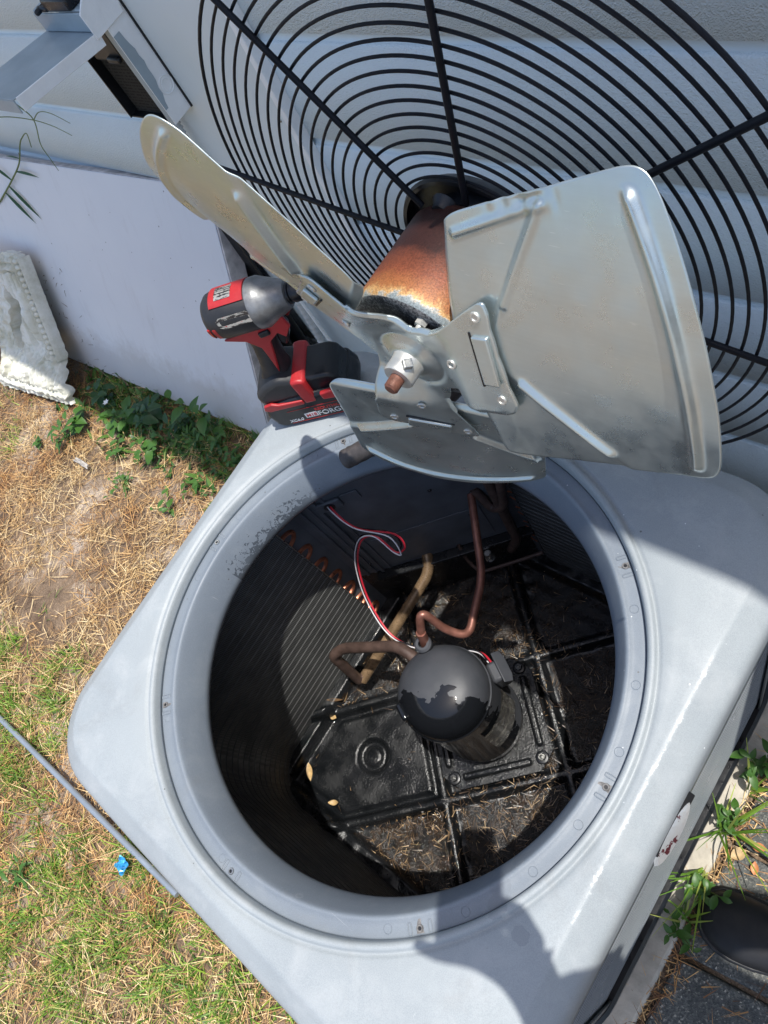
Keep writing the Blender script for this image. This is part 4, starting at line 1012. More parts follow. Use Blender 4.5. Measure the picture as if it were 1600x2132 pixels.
for k in range(4):
    a = math.radians(60 + 90 * k); c = Vector((0.055 * math.cos(a), 0.055 * math.sin(a), 0.0))
    mb = MB(); mb.tube([c, c + Vector((0, 0, 0.010))], 0.0028, 10); mb.lathe([(0.0, 0.006), (0.0058, 0.006), (0.0058, 0.0), (0, 0)], c, None, 6); o = mb.build('through_bolt', M['zinc'], mf, smooth=False)
# the three blades
Q = [0.28535, -0.06999, 0.16616, -0.11334, 0.13607, 0.0787, -0.09088, 0.08909, 0.14083, 0.0, 0.02469]
BP = {0: (0.17358, -0.28436, 0.13775), -1: (-1.94255, -0.32659, 0.13775), 1: (2.2985, -0.29142, 0.13244)}
AX = Vector((0.03452472, -0.99895395, 0.02998406)); E1 = Vector((0.99940384, 0.03450918, -0.00103581)); E3 = Vector((0, 0.03000194, 0.99954984))
def bframe(k):
    a, pp, L = BP[k]; rad_ = E1 * math.cos(a) + E3 * math.sin(a); tan = -E1 * math.sin(a) + E3 * math.cos(a)
    vt = tan * math.cos(pp) + AX * math.sin(pp); nn = rad_.cross(vt).normalized()
    if nn.dot(AX) < 0: nn = -nn
    return rad_, tan, vt, nn
def camber(u, v): return Q[3] * 10 * (v - 0.057) ** 2 * min(1, max(0, u / 0.25))
def bpt(k, u, v, off=0.0):
    rad_, tan, vt, nn = bframe(k); return AX * BP[k][2] + rad_ * u + vt * v + nn * (camber(u, v) + off)
def arcu(v): return Q[0] - Q[4] * 10 * (v - Q[10] * 0.1) ** 2
def segd(px, py, a, b_):
    ax_, ay = a; bx_, by = b_; dx, dy = bx_ - ax_, by - ay; t = ((px - ax_) * dx + (py - ay) * dy) / (dx * dx + dy * dy); tc = min(1, max(0, t))
    return math.hypot(px - ax_ - dx * tc, py - ay - dy * tc), t
def ridge(d, w): return math.exp(-(d / w) ** 2)
def blade_height(u, v):
    h = 0.0
    e = sstep(-0.066, -0.056, v) * (1 - sstep(0.148, 0.156, v))
    h += 0.0050 * ridge(u - (arcu(v) - 0.0175), 0.0036) * e
    d, t = segd(u, v, (0.1335, 0.0746), (0.1774, 0.1465)); h += 0.0026 * ridge(d, 0.0030)
    d, t = segd(u, v, (0.1314, 0.0022), (0.1935, -0.0610)); h += 0.0046 * ridge(d, 0.0042)
    d, t = segd(u, v, (0.100, 0.128), (0.1774, 0.1465)); h += 0.0022 * ridge(d, 0.0030)
    # corner panels pressed back inside the V beads
    s1 = ((v - 0.0746) - (u - 0.1335) * 1.638); h -= 0.0030 * sstep(0, 0.010, s1 * 0.55) * sstep(0.03, 0.06, v) * (1 - sstep(0.150, 0.156, v))
    s2 = (-(v - 0.0022) - (u - 0.1314) * 1.018); h -= 0.0035 * sstep(0, 0.012, s2 * 0.75) * sstep(0.02, -0.01, v)
    h += 0.0010 * math.sin(u * 420) * ridge(v - 0.149, 0.006) * sstep(0.125, 0.14, u) * (1 - sstep(0.185, 0.195, u))
    h += 0.0008 * mnoise.noise(Vector((u * 22, v * 22, 1.0)))
    return h
def blade_outline(s, t):
    ui0, vi0, ui1, vi1 = Q[5], Q[6], Q[7], Q[8]
    vi = vi0 + (vi1 - vi0) * t; ui = ui0 + (ui1 - ui0) * t - 0.016 * math.sin(PI * t)
    vo = Q[1] - 0.002 + (Q[2] - Q[1] + 0.004) * t; uo = arcu(vo) + 0.001
    return ui + (uo - ui) * s, vi + (vo - vi) * s
def build_blade(k):
    n = 150; v = []; f = []
    for j in range(n + 1):
        for i in range(n + 1):
            a, b_ = 2 * i / n - 1, 2 * j / n - 1; p_ = 13.0; m_ = max(abs(a), abs(b_))
            if m_ > 1e-6:
                L = (abs(a / m_) ** p_ + abs(b_ / m_) ** p_) ** (-1 / p_); a, b_ = a * (1 + (L - 1) * m_ ** 6), b_ * (1 + (L - 1) * m_ ** 6)
            u_, v_ = blade_outline((a + 1) / 2, (b_ + 1) / 2)
            back = 0.006 * (1 - sstep(0.0, 0.055, (a + 1) / 2)) ** 2         # inner edge rolled back
            v.append(tuple(bpt(k, u_, v_, blade_height(u_, v_) - back)))
    for j in range(n):
        for i in range(n): f.append((j * (n + 1) + i, j * (n + 1) + i + 1, (j + 1) * (n + 1) + i + 1, (j + 1) * (n + 1) + i))
    mb = MB(); mb.v = v; mb.f = f; o = mb.build('fan_blade', M['galv'], fan, angle=80)
    s_ = o.modifiers.new('solid', 'SOLIDIFY'); s_.thickness = 0.0010; s_.offset = 0
    return o
BL = [build_blade(k) for k in (0, -1, 1)]
# spider: pressed plate with three arms
def spider():
    pts = [(0.0245, -0.0420), (0.045, -0.0385), (0.070, -0.0345), (0.092, -0.0325), (0.108, -0.0320), (0.1175, -0.0285), (0.1230, -0.0190), (0.1200, 0.0), (0.1185, 0.030), (0.1180, 0.055), (0.1195, 0.068), (0.1175, 0.0775), (0.1100, 0.0775), (0.0975, 0.0690), (0.080, 0.0572), (0.0640, 0.0485), (0.048, 0.0420), (0.0245, 0.0420)]
    pol = sorted((math.atan2(v * 0.955, u), math.hypot(u, v * 0.955)) for u, v in pts)
    n = 900; rad_at = []; arm = []
    for i in range(n):
        th = 2 * PI * i / n; best = 0.0; bk = None
        for k in (0, -1, 1):
            ph = (th - BP[k][0] + PI) % (2 * PI) - PI
            if pol[0][0] <= ph <= pol[-1][0]:
                for a, b_ in zip(pol[:-1], pol[1:]):
                    if a[0] <= ph <= b_[0]:
                        t = (ph - a[0]) / max(1e-9, b_[0] - a[0]); r = a[1] + (b_[1] - a[1]) * t
                        if r > best: best, bk = r, k
        if best == 0: best = 0.0485
        rad_at.append(best); arm.append(bk)
    for _ in range(3): rad_at = [(rad_at[i - 1] + 2 * rad_at[i] + rad_at[(i + 1) % n]) / 4 for i in range(n)]
    m_ = 44; v = []; f = []
    for i in range(n):
        th = 2 * PI * i / n
        for j in range(m_ + 1):
            s = j / m_; r = 0.010 + (rad_at[i] - 0.010) * s
            Lh = 0.1265 + 0.0045 * (1 - sstep(0.016, 0.030, r)) - 0.0015 * ridge(r - 0.034, 0.004)
            p0 = AX * Lh + E1 * (r * math.cos(th)) + E3 * (r * math.sin(th)); acc = Vector((0, 0, 0)); W = 0.0
            for k in (0, -1, 1):
                ph = (th - BP[k][0] + PI) % (2 * PI) - PI
                u_ = r * math.cos(ph); w_ = r * math.sin(ph) / 0.955
                if u_ > 0.030:
                    wg = sstep(0.034, 0.074, u_) * (1 if abs(ph) < 0.95 else max(0, 1 - (abs(ph) - 0.95) / 0.12)); acc += bpt(k, u_, w_, 0.0042) * wg; W += wg
            p_ = p0 * (1 - min(1, W)) + (acc / W * min(1, W) if W > 1e-6 else Vector((0, 0, 0)))
            flange = sstep(0.90, 1.0, s) * (1.0 if rad_at[i] < 0.085 else 0.15)
            v.append(tuple(p_ + AX * 0.0035 * flange * (-1)))
    for i in range(n):
        for j in range(m_):
            a = i * (m_ + 1) + j; b_ = ((i + 1) % n) * (m_ + 1) + j; f.append((a, a + 1, b_ + 1, b_))
    mb = MB(); mb.v = v; mb.f = f; o = mb.build('fan_spider', M['galv'], fan, angle=70)
    s_ = o.modifiers.new('solid', 'SOLIDIFY'); s_.thickness = 0.0022; s_.offset = 0
    return o
spd = spider()
for k in (0, -1, 1):
    rad_, tan, vt, nn = bframe(k)
    R = frame(rad_, vt if rad_.cross(vt).dot(nn) > 0 else -vt, nn)
    for (u_, v_) in ((0.1075, 0.0655), (0.1090, -0.0145)):
        c = bpt(k, u_, v_, 0.0056)
        mb = MB(); mb.torus(c, 0.0036, 0.0014, R, 20, 6); mb.lathe([(0.0, 0.0004), (0.0028, 0.0004)], c, R, 14); mb.build('rivet', M['zinc'], spd)
    c = bpt(k, 0.066, 0.016, 0.0056)
    mb = MB(); mb.torus(c, 0.0036, 0.0013, R, 18, 6); mb.build('rivet', M['zinc'], spd)
    mb = MB(); mb.box(bpt(k, 0.1065, 0.0250, 0.0066), (0.0165, 0.047, 0.0040), R); mb.build('locating_tab', M['galv'], spd, bevel=0.0032, seg=5)
    mb = MB(); mb.box(bpt(k, 0.0965, 0.0250, 0.0057), (0.0020, 0.052, 0.0012), R); mb.build('tab_slot', M['battery_black'], spd)
mb = MB(); Rh = frame(E1, E3 if E1.cross(E3).dot(AX) > 0 else -E3, AX)
mb.lathe([(0.019, 0.128), (0.0170, 0.131), (0.0155, 0.134), (0.0155, 0.1495), (0.0145, 0.151), (0.0, 0.151)], (0, 0, 0), Rh, 40); cl = mb.build('hub_collar', M['zinc'], spd)
sd = (E1 * 0.55 - E3 * 0.0 + E3 * 0.55).normalized(); sd = (E1 * 0.62 + E3 * 0.78).normalized()
oth = AX.cross(sd).normalized()
mb = MB(); mb.box(AX * 0.142 + sd * 0.0180, (0.008, 0.0085, 0.0085), frame(sd, (AX + oth).normalized(), (AX - oth).normalized()) if sd.cross((AX + oth).normalized()).dot((AX - oth).normalized()) > 0 else frame(sd, (AX - oth).normalized(), (AX + oth).normalized())); mb.build('set_screw', M['steel'], cl, smooth=False, bevel=0.0006)
mb = MB(); mb.tube([AX * 0.10, AX * 0.150, AX * 0.163, AX * 0.165], [0.0072, 0.0072, 0.0072, 0.0055], 24); mb.build('shaft', M['shaft'], spd)

# ------------------------------------------------------------------ impact driver standing on the lid corner
TF = Vector((0.82, 0.572, 0)).normalized(); TL = Vector((-TF.y, TF.x, 0))
DO = Vector((-0.316, 0.296, 0.002))
dr = thing('impact_driver', 'red and black cordless impact driver standing on its battery at the lid corner', 'impact driver', DO, Matrix.Rotation(math.atan2(TF.y, TF.x), 3, 'Z'))
def rprism(name, poly, y0, y1, mat, parent, bevel=0.004, seg=3):
    """side profile (x,z) extruded across y"""
    mb = MB(); mb.prism([(p[0], p[1]) for p in poly], y1 - y0, (0, y1, 0), Matrix(((1, 0, 0), (0, 0, -1), (0, 1, 0)))); return mb.build(name, mat, parent, bevel=bevel, seg=seg)
bat = rprism('battery', [(-0.070, 0.0), (0.055, 0.0), (0.074, 0.016), (0.078, 0.040), (0.070, 0.066), (-0.030, 0.066), (-0.078, 0.058), (-0.084, 0.034), (-0.080, 0.010)], -0.041, 0.041, M['battery_black'], dr, 0.007)
rprism('battery_top', [(0.006, 0.060), (0.072, 0.060), (0.064, 0.088), (0.052, 0.096), (0.010, 0.098)], -0.034, 0.034, M['battery_black'], dr, 0.006)
foot = rprism('handle_foot', [(-0.078, 0.060), (0.006, 0.060), (0.010, 0.099), (-0.004, 0.104), (-0.030, 0.112), (-0.056, 0.102), (-0.080, 0.084)], -0.038, 0.038, M['tool_black'], dr, 0.010)
rprism('red_band', [(-0.008, 0.048), (0.014, 0.048), (0.017, 0.101), (0.004, 0.105), (-0.008, 0.104)], -0.0425, 0.0425, M['red'], dr, 0.005)
for s_ in (-1, 1):
    rprism('red_latch', [(0.026, 0.052), (0.050, 0.050), (0.056, 0.062), (0.046, 0.070), (0.026, 0.068)], s_ * 0.0415 - 0.004, s_ * 0.0415 + 0.004, M['red'], dr, 0.003)
    rprism('red_rail', [(-0.070, 0.050), (-0.008, 0.050), (-0.008, 0.060), (-0.050, 0.062), (-0.060, 0.068), (-0.074, 0.066), (-0.078, 0.056)], s_ * 0.0405 - 0.003, s_ * 0.0405 + 0.003, M['red'], dr, 0.002)
# handle as lofted ellipses
def loft(name, secs, mat, parent, n=24, **kw):
    """secs: (centre, half x, half y, tilt)"""
    mb = MB(); vs = []
    for (c, hx, hy, t) in secs:
        for k in range(n):
            a = 2 * PI * k / n; ca, sa = math.cos(a), math.sin(a); p_ = 2.6
            r = (abs(ca) ** p_ + abs(sa) ** p_) ** (-1 / p_); x, y = hx * ca * r, hy * sa * r
            vs.append((c[0] + x * math.cos(t), c[1] + y, c[2] + x * math.sin(t)))
    k_ = len(secs); mb.add(vs, [(i * n + j, i * n + (j + 1) % n, (i + 1) * n + (j + 1) % n, (i + 1) * n + j) for i in range(k_ - 1) for j in range(n)] + [tuple(range(n)), tuple((k_ - 1) * n + j for j in range(n))])
    return mb.build(name, mat, parent, **kw)
loft('handle_grip', [((-0.034, 0, 0.100), 0.028, 0.024, 0.0), ((-0.030, 0, 0.116), 0.023, 0.0195, 0.06), ((-0.024, 0, 0.140), 0.0215, 0.0185, 0.1), ((-0.016, 0, 0.168), 0.0225, 0.0185, 0.15), ((-0.010, 0, 0.188), 0.026, 0.019, 0.1), ((-0.010, 0, 0.206), 0.034, 0.021, 0.0), ((-0.010, 0, 0.222), 0.045, 0.024, 0.0)], M['tool_black'], dr, angle=60)
for s_ in (-1, 1):
    rprism('red_side_plate', [(-0.060, 0.205), (-0.020, 0.212), (0.030, 0.216), (0.044, 0.222), (0.046, 0.198), (0.030, 0.180), (0.022, 0.192), (0.004, 0.180), (-0.006, 0.150), (-0.020, 0.112), (-0.017, 0.150), (-0.016, 0.172), (-0.030, 0.192)], s_ * 0.0195 - 0.003, s_ * 0.0195 + 0.003, M['red'], dr, 0.002)
rprism('trigger', [(0.012, 0.196), (0.030, 0.200), (0.034, 0.186), (0.026, 0.166), (0.014, 0.150), (0.006, 0.160)], -0.009, 0.009, M['battery_black'], dr, 0.004)
rprism('direction_button', [(-0.004, 0.204), (0.014, 0.206), (0.014, 0.196), (-0.004, 0.194)], -0.026, 0.026, M['battery_black'], dr, 0.002)
ZH = 0.236
RX = Matrix(((0, 0, 1), (0, 1, 0), (-1, 0, 0)))
mb = MB(); mb.lathe([(0.0, -0.066), (0.018, -0.066), (0.027, -0.0635), (0.0325, -0.057), (0.0345, -0.048), (0.0352, -0.038), (0.0350, 0.012), (0.0340, 0.014)], (0, 0, ZH), RX, 48); mt = mb.build('motor_housing', M['tool_black'], dr, angle=50)
mb = MB(); mb.lathe([(0.0340, 0.010), (0.0362, 0.012), (0.0362, 0.022), (0.0345, 0.026), (0.0225, 0.055), (0.0215, 0.058), (0.0190, 0.062), (0.0150, 0.063)], (0, 0, ZH), RX, 48); mb.build('nose_case', M['tool_grey'], dr, angle=40)
mb = MB(); mb.lathe([(0.0150, 0.060), (0.0150, 0.066), (0.0125, 0.067), (0.0125, 0.070), (0.0145, 0.071), (0.0145, 0.080), (0.0120, 0.083), (0.0070, 0.084), (0.0070, 0.078), (0.0, 0.078)], (0, 0, ZH), RX, 32); mb.build('bit_collet', M['battery_black'], dr, angle=40)
mb = MB(); mb.tube([(0.078, 0, ZH), (0.104, 0, ZH)], 0.0036, 6); mb.build('driver_bit', M['shaft'], dr, smooth=False)
def shell(name, mat, x0, x1, a0, a1, r, th=0.0022, parent=None):
    mb = MB(); vs = []; nx, na = 8, 16
    for lay in (0, 1):
        for i in range(nx + 1):
            for j in range(na + 1):
                x = x0 + (x1 - x0) * i / nx; a = a0 + (a1 - a0) * j / na; rr = r + (th if lay else -0.002)
                if x < -0.055: rr -= (-(x + 0.055)) * 0.5
                vs.append((x, rr * math.cos(a), ZH + rr * math.sin(a)))
    o = (nx + 1) * (na + 1); fs3 = []
    for i in range(nx):
        for j in range(na):
            a = i * (na + 1) + j; fs3.append((o + a, o + a + 1, o + a + na + 2, o + a + na + 1))
    for i in range(nx):
        for j in (0, na): a = i * (na + 1) + j; fs3.append((a, a + na + 1, o + a + na + 1, o + a))
    for j in range(na):
        for i in (0, nx): a = i * (na + 1) + j; fs3.append((a, a + 1, o + a + 1, o + a))
    mb.add(vs, fs3); return mb.build(name, mat, parent or dr, angle=40)
shell('red_top_shell', M['red'], -0.044, 0.010, math.radians(40), math.radians(122), 0.0347)
shell('spec_decal', M['decal'], -0.030, -0.006, math.radians(-135 + 360), math.radians(-100 + 360), 0.0408, 0.0004) if False else None
shell('top_decal', M['decal'], -0.032, -0.004, math.radians(-22 - 180 + 360 + 30), math.radians(245), 0.0388, 0.0006) if False else None
RIGHT = -PI   # camera side is -y local
shell('red_right_shell', M['red'], -0.046, 0.012, math.radians(160), math.radians(196), 0.0385) if False else None
shell('spec_sticker', M['decal'], -0.034, -0.008, math.radians(72), math.radians(108), 0.0370, 0.0006)
shell('brand_decal', M['decal'], -0.030, 0.014, math.radians(-46), math.radians(-18), 0.0388, 0.0010) if False else None
for s_ in (-1,):
    mb = MB(); vs = []
    for i in range(9):
        x = -0.040 + 0.056 * i / 8; wz = 0.009 if 0 < i < 8 else 0.005
        for dz in (-wz, wz):
            a = math.radians(-90 - 62) ; rr = 0.0360
            ang = math.radians(160) + dz / rr
            vs.append((x + 0.10 * dz * 2, rr * math.cos(ang), ZH + rr * math.sin(ang)))
    mb.add(vs, [(2 * i, 2 * i + 1, 2 * i + 3, 2 * i + 2) for i in range(8)]); mb.build('brand_decal', M['decal'], dr)
    for k, x in enumerate((-0.060, -0.050)):
        shell('red_vent', M['red'], x - 0.0035, x + 0.0015, math.radians(-180 - 10), math.radians(-180 + 25), 0.0335, 0.0012)
# lettering on the battery side
def side_text(s, size, x, z, mat, bold=0.0, shear=0.0, name='lettering'):
    Mx = Matrix.Translation(Vector((x, -0.0412, z))) @ Matrix.Rotation(PI / 2, 4, 'X')
    return text_mesh(name, s, size, mat, bat, Mx, 0.0004, bold, shear)
side_text('XC6.0', 0.0095, -0.055, 0.010, M['ink_white'], 0.0002, 0.2)
side_text('M18', 0.0105, -0.022, 0.0145, M['ink_red'], 0.0002, 0.1)
side_text('REDLITHIUM', 0.0095, -0.002, 0.0265, M['ink_red'], 0.0001)
side_text('FORGED', 0.0155, -0.001, 0.0125, M['ink_white'], 0.0, 0.0)
mb = MB(); mb.box((-0.0125, -0.0410, 0.0185), (0.0225, 0.0006, 0.0118)); mb.build('print_block', M['ink_white'], bat)
for o in bat.children:
    pass
mb = MB(); mb.box((0.005, -0.0413, 0.0385), (0.105, 0.0005, 0.0007)); mb.box((0.000, -0.0413, 0.0075), (0.105, 0.0005, 0.0007)); mb.build('print_line', M['ink_red'], bat)
mb = MB(); mb.prism([(0, 0), (0.004, 0.001), (0.003, 0.006), (0.008, 0.005), (0.001, 0.014), (0.002, 0.008), (-0.001, 0.008)], 0.0006, (0.052, -0.012, 0.0915), Matrix.Rotation(0.5, 3, 'Z')); mb.build('bolt_mark', M['ink_red'], dr)

# ------------------------------------------------------------------ plaster pedestal fragment leaning on the board
def statue():
    o0 = Vector((-2.10, 0.205, ZG - 0.01)); Wd = Vector((-0.99, -0.14, 0)).normalized(); up = Vector((-0.02, 0.50, 0.80)).normalized(); nn = Wd.cross(up).normalized()
    if nn.y > 0: nn = -nn
    t = thing('plaster_pedestal', 'broken white plaster pedestal with beaded edge and relief figure, on the grass left', 'pedestal', o0)
    R = frame(Wd, up, nn)
    def cap(s, v, a, b_, r):
        d, _ = segd(s, v, a, b_); return math.sqrt(max(0, r * r - d * d))
    def hole(s, v): return ((s - 0.275 + 0.03 * math.sin(v * 22)) / 0.035) ** 2 + ((v - 0.29) / 0.13) ** 2
    def edge(v):   # right outline offset
        if v > 0.155: return 0.050 + 0.085 * (v - 0.155)
        return 0.050 * sstep(0.03, 0.15, v) + 0.006 * math.sin(v * 90)
    def h(s, v):
        e = edge(v); z = 0.0
        z += 0.040 * (1 - sstep(0.06, 0.17, v))                         # flared foot
        if v > 0.15:
            z += 0.008 * ridge(s - e - 0.052 , 0.004) + 0.007 * ridge(s - e - 0.004, 0.004)
            # sunken niche
            z -= 0.016 * sstep(0.056, 0.064, s - e) * (1 - sstep(0.150, 0.165, s - e)) * sstep(0.17, 0.20, v)
            f_ = 0
            for a, b_, r in (((e + 0.105, 0.235), (e + 0.105, 0.245), 0.021), ((e + 0.108, 0.265), (e + 0.125, 0.325), 0.026), ((e + 0.12, 0.33), (e + 0.118, 0.40), 0.017), ((e + 0.14, 0.33), (e + 0.150, 0.42), 0.014), ((e + 0.118, 0.40), (e + 0.12, 0.46), 0.012), ((e + 0.15, 0.42), (e + 0.15, 0.465), 0.011), ((e + 0.085, 0.28), (e + 0.078, 0.33), 0.010), ((e + 0.078, 0.335), (e + 0.082, 0.345), 0.013)):
                f_ = max(f_, cap(s, v, a, b_, r))
            z += f_ * 0.9
            for k in range(5): z += 0.010 * ridge(math.hypot(s - (e + 0.108 + 0.013 * k), v - 0.485 - 0.006 * (k % 2)), 0.009)
            for k in range(4): z += 0.009 * ridge(math.hypot(s - (e + 0.112 + 0.015 * k), v - 0.515), 0.008)
            z += 0.006 * ridge(math.hypot(s - e - 0.105, v - 0.235) - 0.044, 0.006) * (1 - sstep(0.25, 0.27, v))
        # acanthus base
        if v < 0.20:
            for k in range(16):
                s0 = 0.02 + 0.027 * k; z += 0.012 * ridge(abs(s - s0 + 0.2 * (v - 0.09) * math.sin(k)), 0.0075) * sstep(0.04, 0.06, v) * (1 - sstep(0.11, 0.125, v))
            z += 0.018 * ridge(math.hypot(s - 0.235, v - 0.115), 0.030) - 0.010 * ridge(math.hypot(s - 0.235, v - 0.115), 0.012)
            z += 0.010 * ridge(v - 0.030, 0.012) + 0.012 * ridge(v - 0.150 + 0.02 * math.sin(s * 40), 0.010)
        if s > 0.215 + e * 0.5: z += 0.009 * mnoise.noise(Vector((s * 45, v * 30, 3)))
        z += 0.0035 * mnoise.noise(Vector((s * 60, v * 60, 9))) * (1.6 if v < 0.2 else 0.4)
        hh = hole(s, v); z -= 0.10 * (1 - sstep(0.75, 1.15, hh + 0.5 * mnoise.noise(Vector((s * 50, v * 40, 2)))))
        if s < e: z -= 0.01 * sstep(0, 0.010, e - s)
        return z
    nx, ny = 230, 270; v = []; f = []
    for j in range(ny + 1):
        vv = 0.545 * j / ny
        for i in range(nx + 1):
            s = edge(vv) - 0.004 + (0.46 - edge(vv)) * i / nx
            top = 0.006 * mnoise.noise(Vector((s * 30, 1, 1))) if j > ny - 3 else 0
            hh_ = h(s, vv); v.append(R @ Vector((s, vv + top, hh_ * (1.5 if vv > 0.17 else 1.25))))
    for j in range(ny):
        for i in range(nx): f.append((j * (nx + 1) + i, j * (nx + 1) + i + 1, (j + 1) * (nx + 1) + i + 1, (j + 1) * (nx + 1) + i))
    # closed side, top and back
    def strip(ids):
        o = len(v)
        for a in ids:
            p_ = Vector(v[a]) - nn * 0.03; v.append(p_)
        for k in range(len(ids) - 1): f.append((ids[k], ids[k + 1], o + k + 1, o + k))
    strip([j * (nx + 1) for j in range(ny + 1)]); strip([ny * (nx + 1) + i for i in range(nx + 1)]); strip([i for i in range(nx + 1)])
    mb = MB(); mb.v = [tuple(p) for p in v]; mb.f = f; bd_ = mb.build('relief_body', M['statue'], t, angle=80)
    for k in range(17):
        vv = 0.185 + 0.0215 * k; c = R @ Vector((edge(vv) + 0.028, vv, 0.006))
        mb = MB(); mb.lathe([(0, 0.009), (0.006, 0.0075), (0.0095, 0.003), (0.0105, -0.002), (0.0095, -0.006)], c, frame(Wd * 1.25, up * 0.95, nn), 14); mb.build('bead', M['statue'], t)
statue()

# ------------------------------------------------------------------ plants
def leaf_mesh(name, L, W, lobes=0, fold=0.25, droop=0.35):
    n = 9; vs = []
    for k in range(n):
        t = k / (n - 1); w_ = W * (math.sin(PI * t ** 0.8) ** 0.9) / 2
        if lobes: w_ *= 0.72 + 0.28 * abs(math.sin(t * PI * lobes))
        z = -droop * L * t * t + 0.12 * L * t
        vs += [(t * L, -w_, z + w_ * fold), (t * L, 0, z), (t * L, w_, z + w_ * fold)]
    mb = MB(); mb.add(vs, [(3 * k + j, 3 * k + j + 1, 3 * k + j + 4, 3 * k + j + 3) for k in range(n - 1) for j in range(2)])
    me = bpy.data.meshes.new(name); me.from_pydata(mb.v, [], mb.f); me.update(); me.shade_smooth(); return me
LM = {}
for nm, L, W, lb in (('ovate', 0.05, 0.024, 0), ('lobed', 0.055, 0.040, 3), ('lance', 0.06, 0.013, 0), ('broad', 0.062, 0.038, 0), ('tiny', 0.02, 0.011, 0)):
    for mt_ in ('leaf', 'leaf_dark'):
        me = leaf_mesh('leaf', L, W, lb); me.materials.append(M[mt_]); LM[nm, mt_] = me
plant_no = 0
def plant(loc, label, cat='weed', kind='ovate', mat='leaf', stems=3, H=0.10, leaves=5, spread=0.5, scale=1.0, group=None, lean=(0, 0), seed=0):
    r = random.Random(seed * 13 + 5); t = thing('weed_plant', label, cat, loc, None, group)
    sm = MB()
    for s_ in range(stems):
        a = 2 * PI * s_ / max(1, stems) + r.uniform(-0.5, 0.5); hh = H * r.uniform(0.7, 1.1); sp = spread * r.uniform(0.4, 1.0)
        tip = Vector((math.cos(a) * hh * sp + lean[0], math.sin(a) * hh * sp + lean[1], hh)); mid = Vector((tip.x * 0.35, tip.y * 0.35, hh * 0.6))
        pts = catmull([(0, 0, -0.01), mid, tip], 6); sm.tube(pts, [0.0018 * (1 - 0.6 * i / len(pts)) for i in range(len(pts))], 5)
        for l in range(leaves):
            tt = (l + 1) / leaves; p_ = pts[min(len(pts) - 1, int(tt * (len(pts) - 1)))]
            o = bpy.data.objects.new('leaf', LM[kind, mat]); col.objects.link(o); o.parent = t; o.location = p_
            sc = scale * r.uniform(0.6, 1.15) * (1.0 if tt < 0.99 else 0.7); o.scale = (sc, sc, sc)
            o.rotation_euler = (r.uniform(-0.3, 0.3), r.uniform(-0.6, 0.25), a + l * 2.4 + r.uniform(-0.4, 0.4))
    sm.build('stem', M['stem'], t)
    return t
def gp(x, y): return (x, y, gz(x, y))
plant(gp(-2.00, 0.05), 'bright lance leaved weed in front of the plaster pedestal foot', kind='lance', stems=4, H=0.09, leaves=5, scale=1.25, spread=0.9, seed=1)
plant(gp(-1.98, 0.13), 'leafy weed touching the right side of the plaster pedestal', kind='broad', stems=3, H=0.10, leaves=3, scale=1.1, seed=2)
plant(gp(-2.12, -0.02), 'tiny two leaved weed below the plaster pedestal', kind='ovate', stems=2, H=0.05, leaves=3, scale=0.8, seed=3)
plant(gp(-1.93, 0.25), 'dark lobed weed in the corner between pedestal and board', kind='lobed', mat='leaf_dark', stems=4, H=0.10, leaves=4, scale=1.0, seed=4)
plant(gp(-1.76, 0.20), 'large lobed weed clump beneath the middle of the board', kind='lobed', stems=5, H=0.10, leaves=5, scale=1.05, spread=0.9, seed=5)
plant(gp(-1.66, 0.27), 'dense dark weed clump against the board foot', kind='lobed', mat='leaf_dark', stems=5, H=0.11, leaves=5, scale=1.1, spread=0.9, seed=6)
plant(gp(-1.70, 0.10), 'low yellow green weed out on the straw', kind='ovate', stems=4, H=0.06, leaves=4, scale=0.8, spread=1.0, seed=7)
plant(gp(-1.55, 0.17), 'broad leaved creeping weed right of the big clump', kind='lobed', stems=4, H=0.07, leaves=4, scale=0.9, spread=1.0, seed=8)
plant(gp(-1.50, 0.29), 'weed clump under the board between the tall weed and the big clump', kind='ovate', mat='leaf_dark', stems=5, H=0.09, leaves=4, scale=0.9, seed=9)
plant(gp(-1.36, 0.33), 'tall upright weed with curling leaves against the white board', kind='broad', stems=2, H=0.20, leaves=6, scale=0.95, spread=0.35, seed=10)
plant(gp(-1.30, 0.30), 'bushy small leaved weed right of the tall weed', kind='ovate', stems=6, H=0.11, leaves=5, scale=0.85, spread=0.7, seed=11)
plant(gp(-1.19, 0.27), 'small weed beside the lower right corner of the board', kind='tiny', stems=5, H=0.07, leaves=6, scale=1.2, spread=0.8, seed=12)
plant(gp(-1.29, 0.14), 'low creeping weed near the lid edge', kind='ovate', stems=4, H=0.045, leaves=4, scale=0.75, spread=1.3, seed=13)
plant(gp(-1.33, 0.03), 'small heart leaved seedling close to the unit edge', kind='ovate', stems=3, H=0.05, leaves=3, scale=0.8, spread=0.9, seed=14)
plant(gp(-1.58, 0.02), 'creeping green weed spreading over bare straw', kind='tiny', stems=8, H=0.03, leaves=6, scale=1.1, spread=3.0, seed=15)
plant(gp(-0.95, -1.02), 'yellow green rosette weed at the lower left of the lawn', kind='lance', stems=5, H=0.05, leaves=4, scale=0.9, spread=1.0, seed=16)
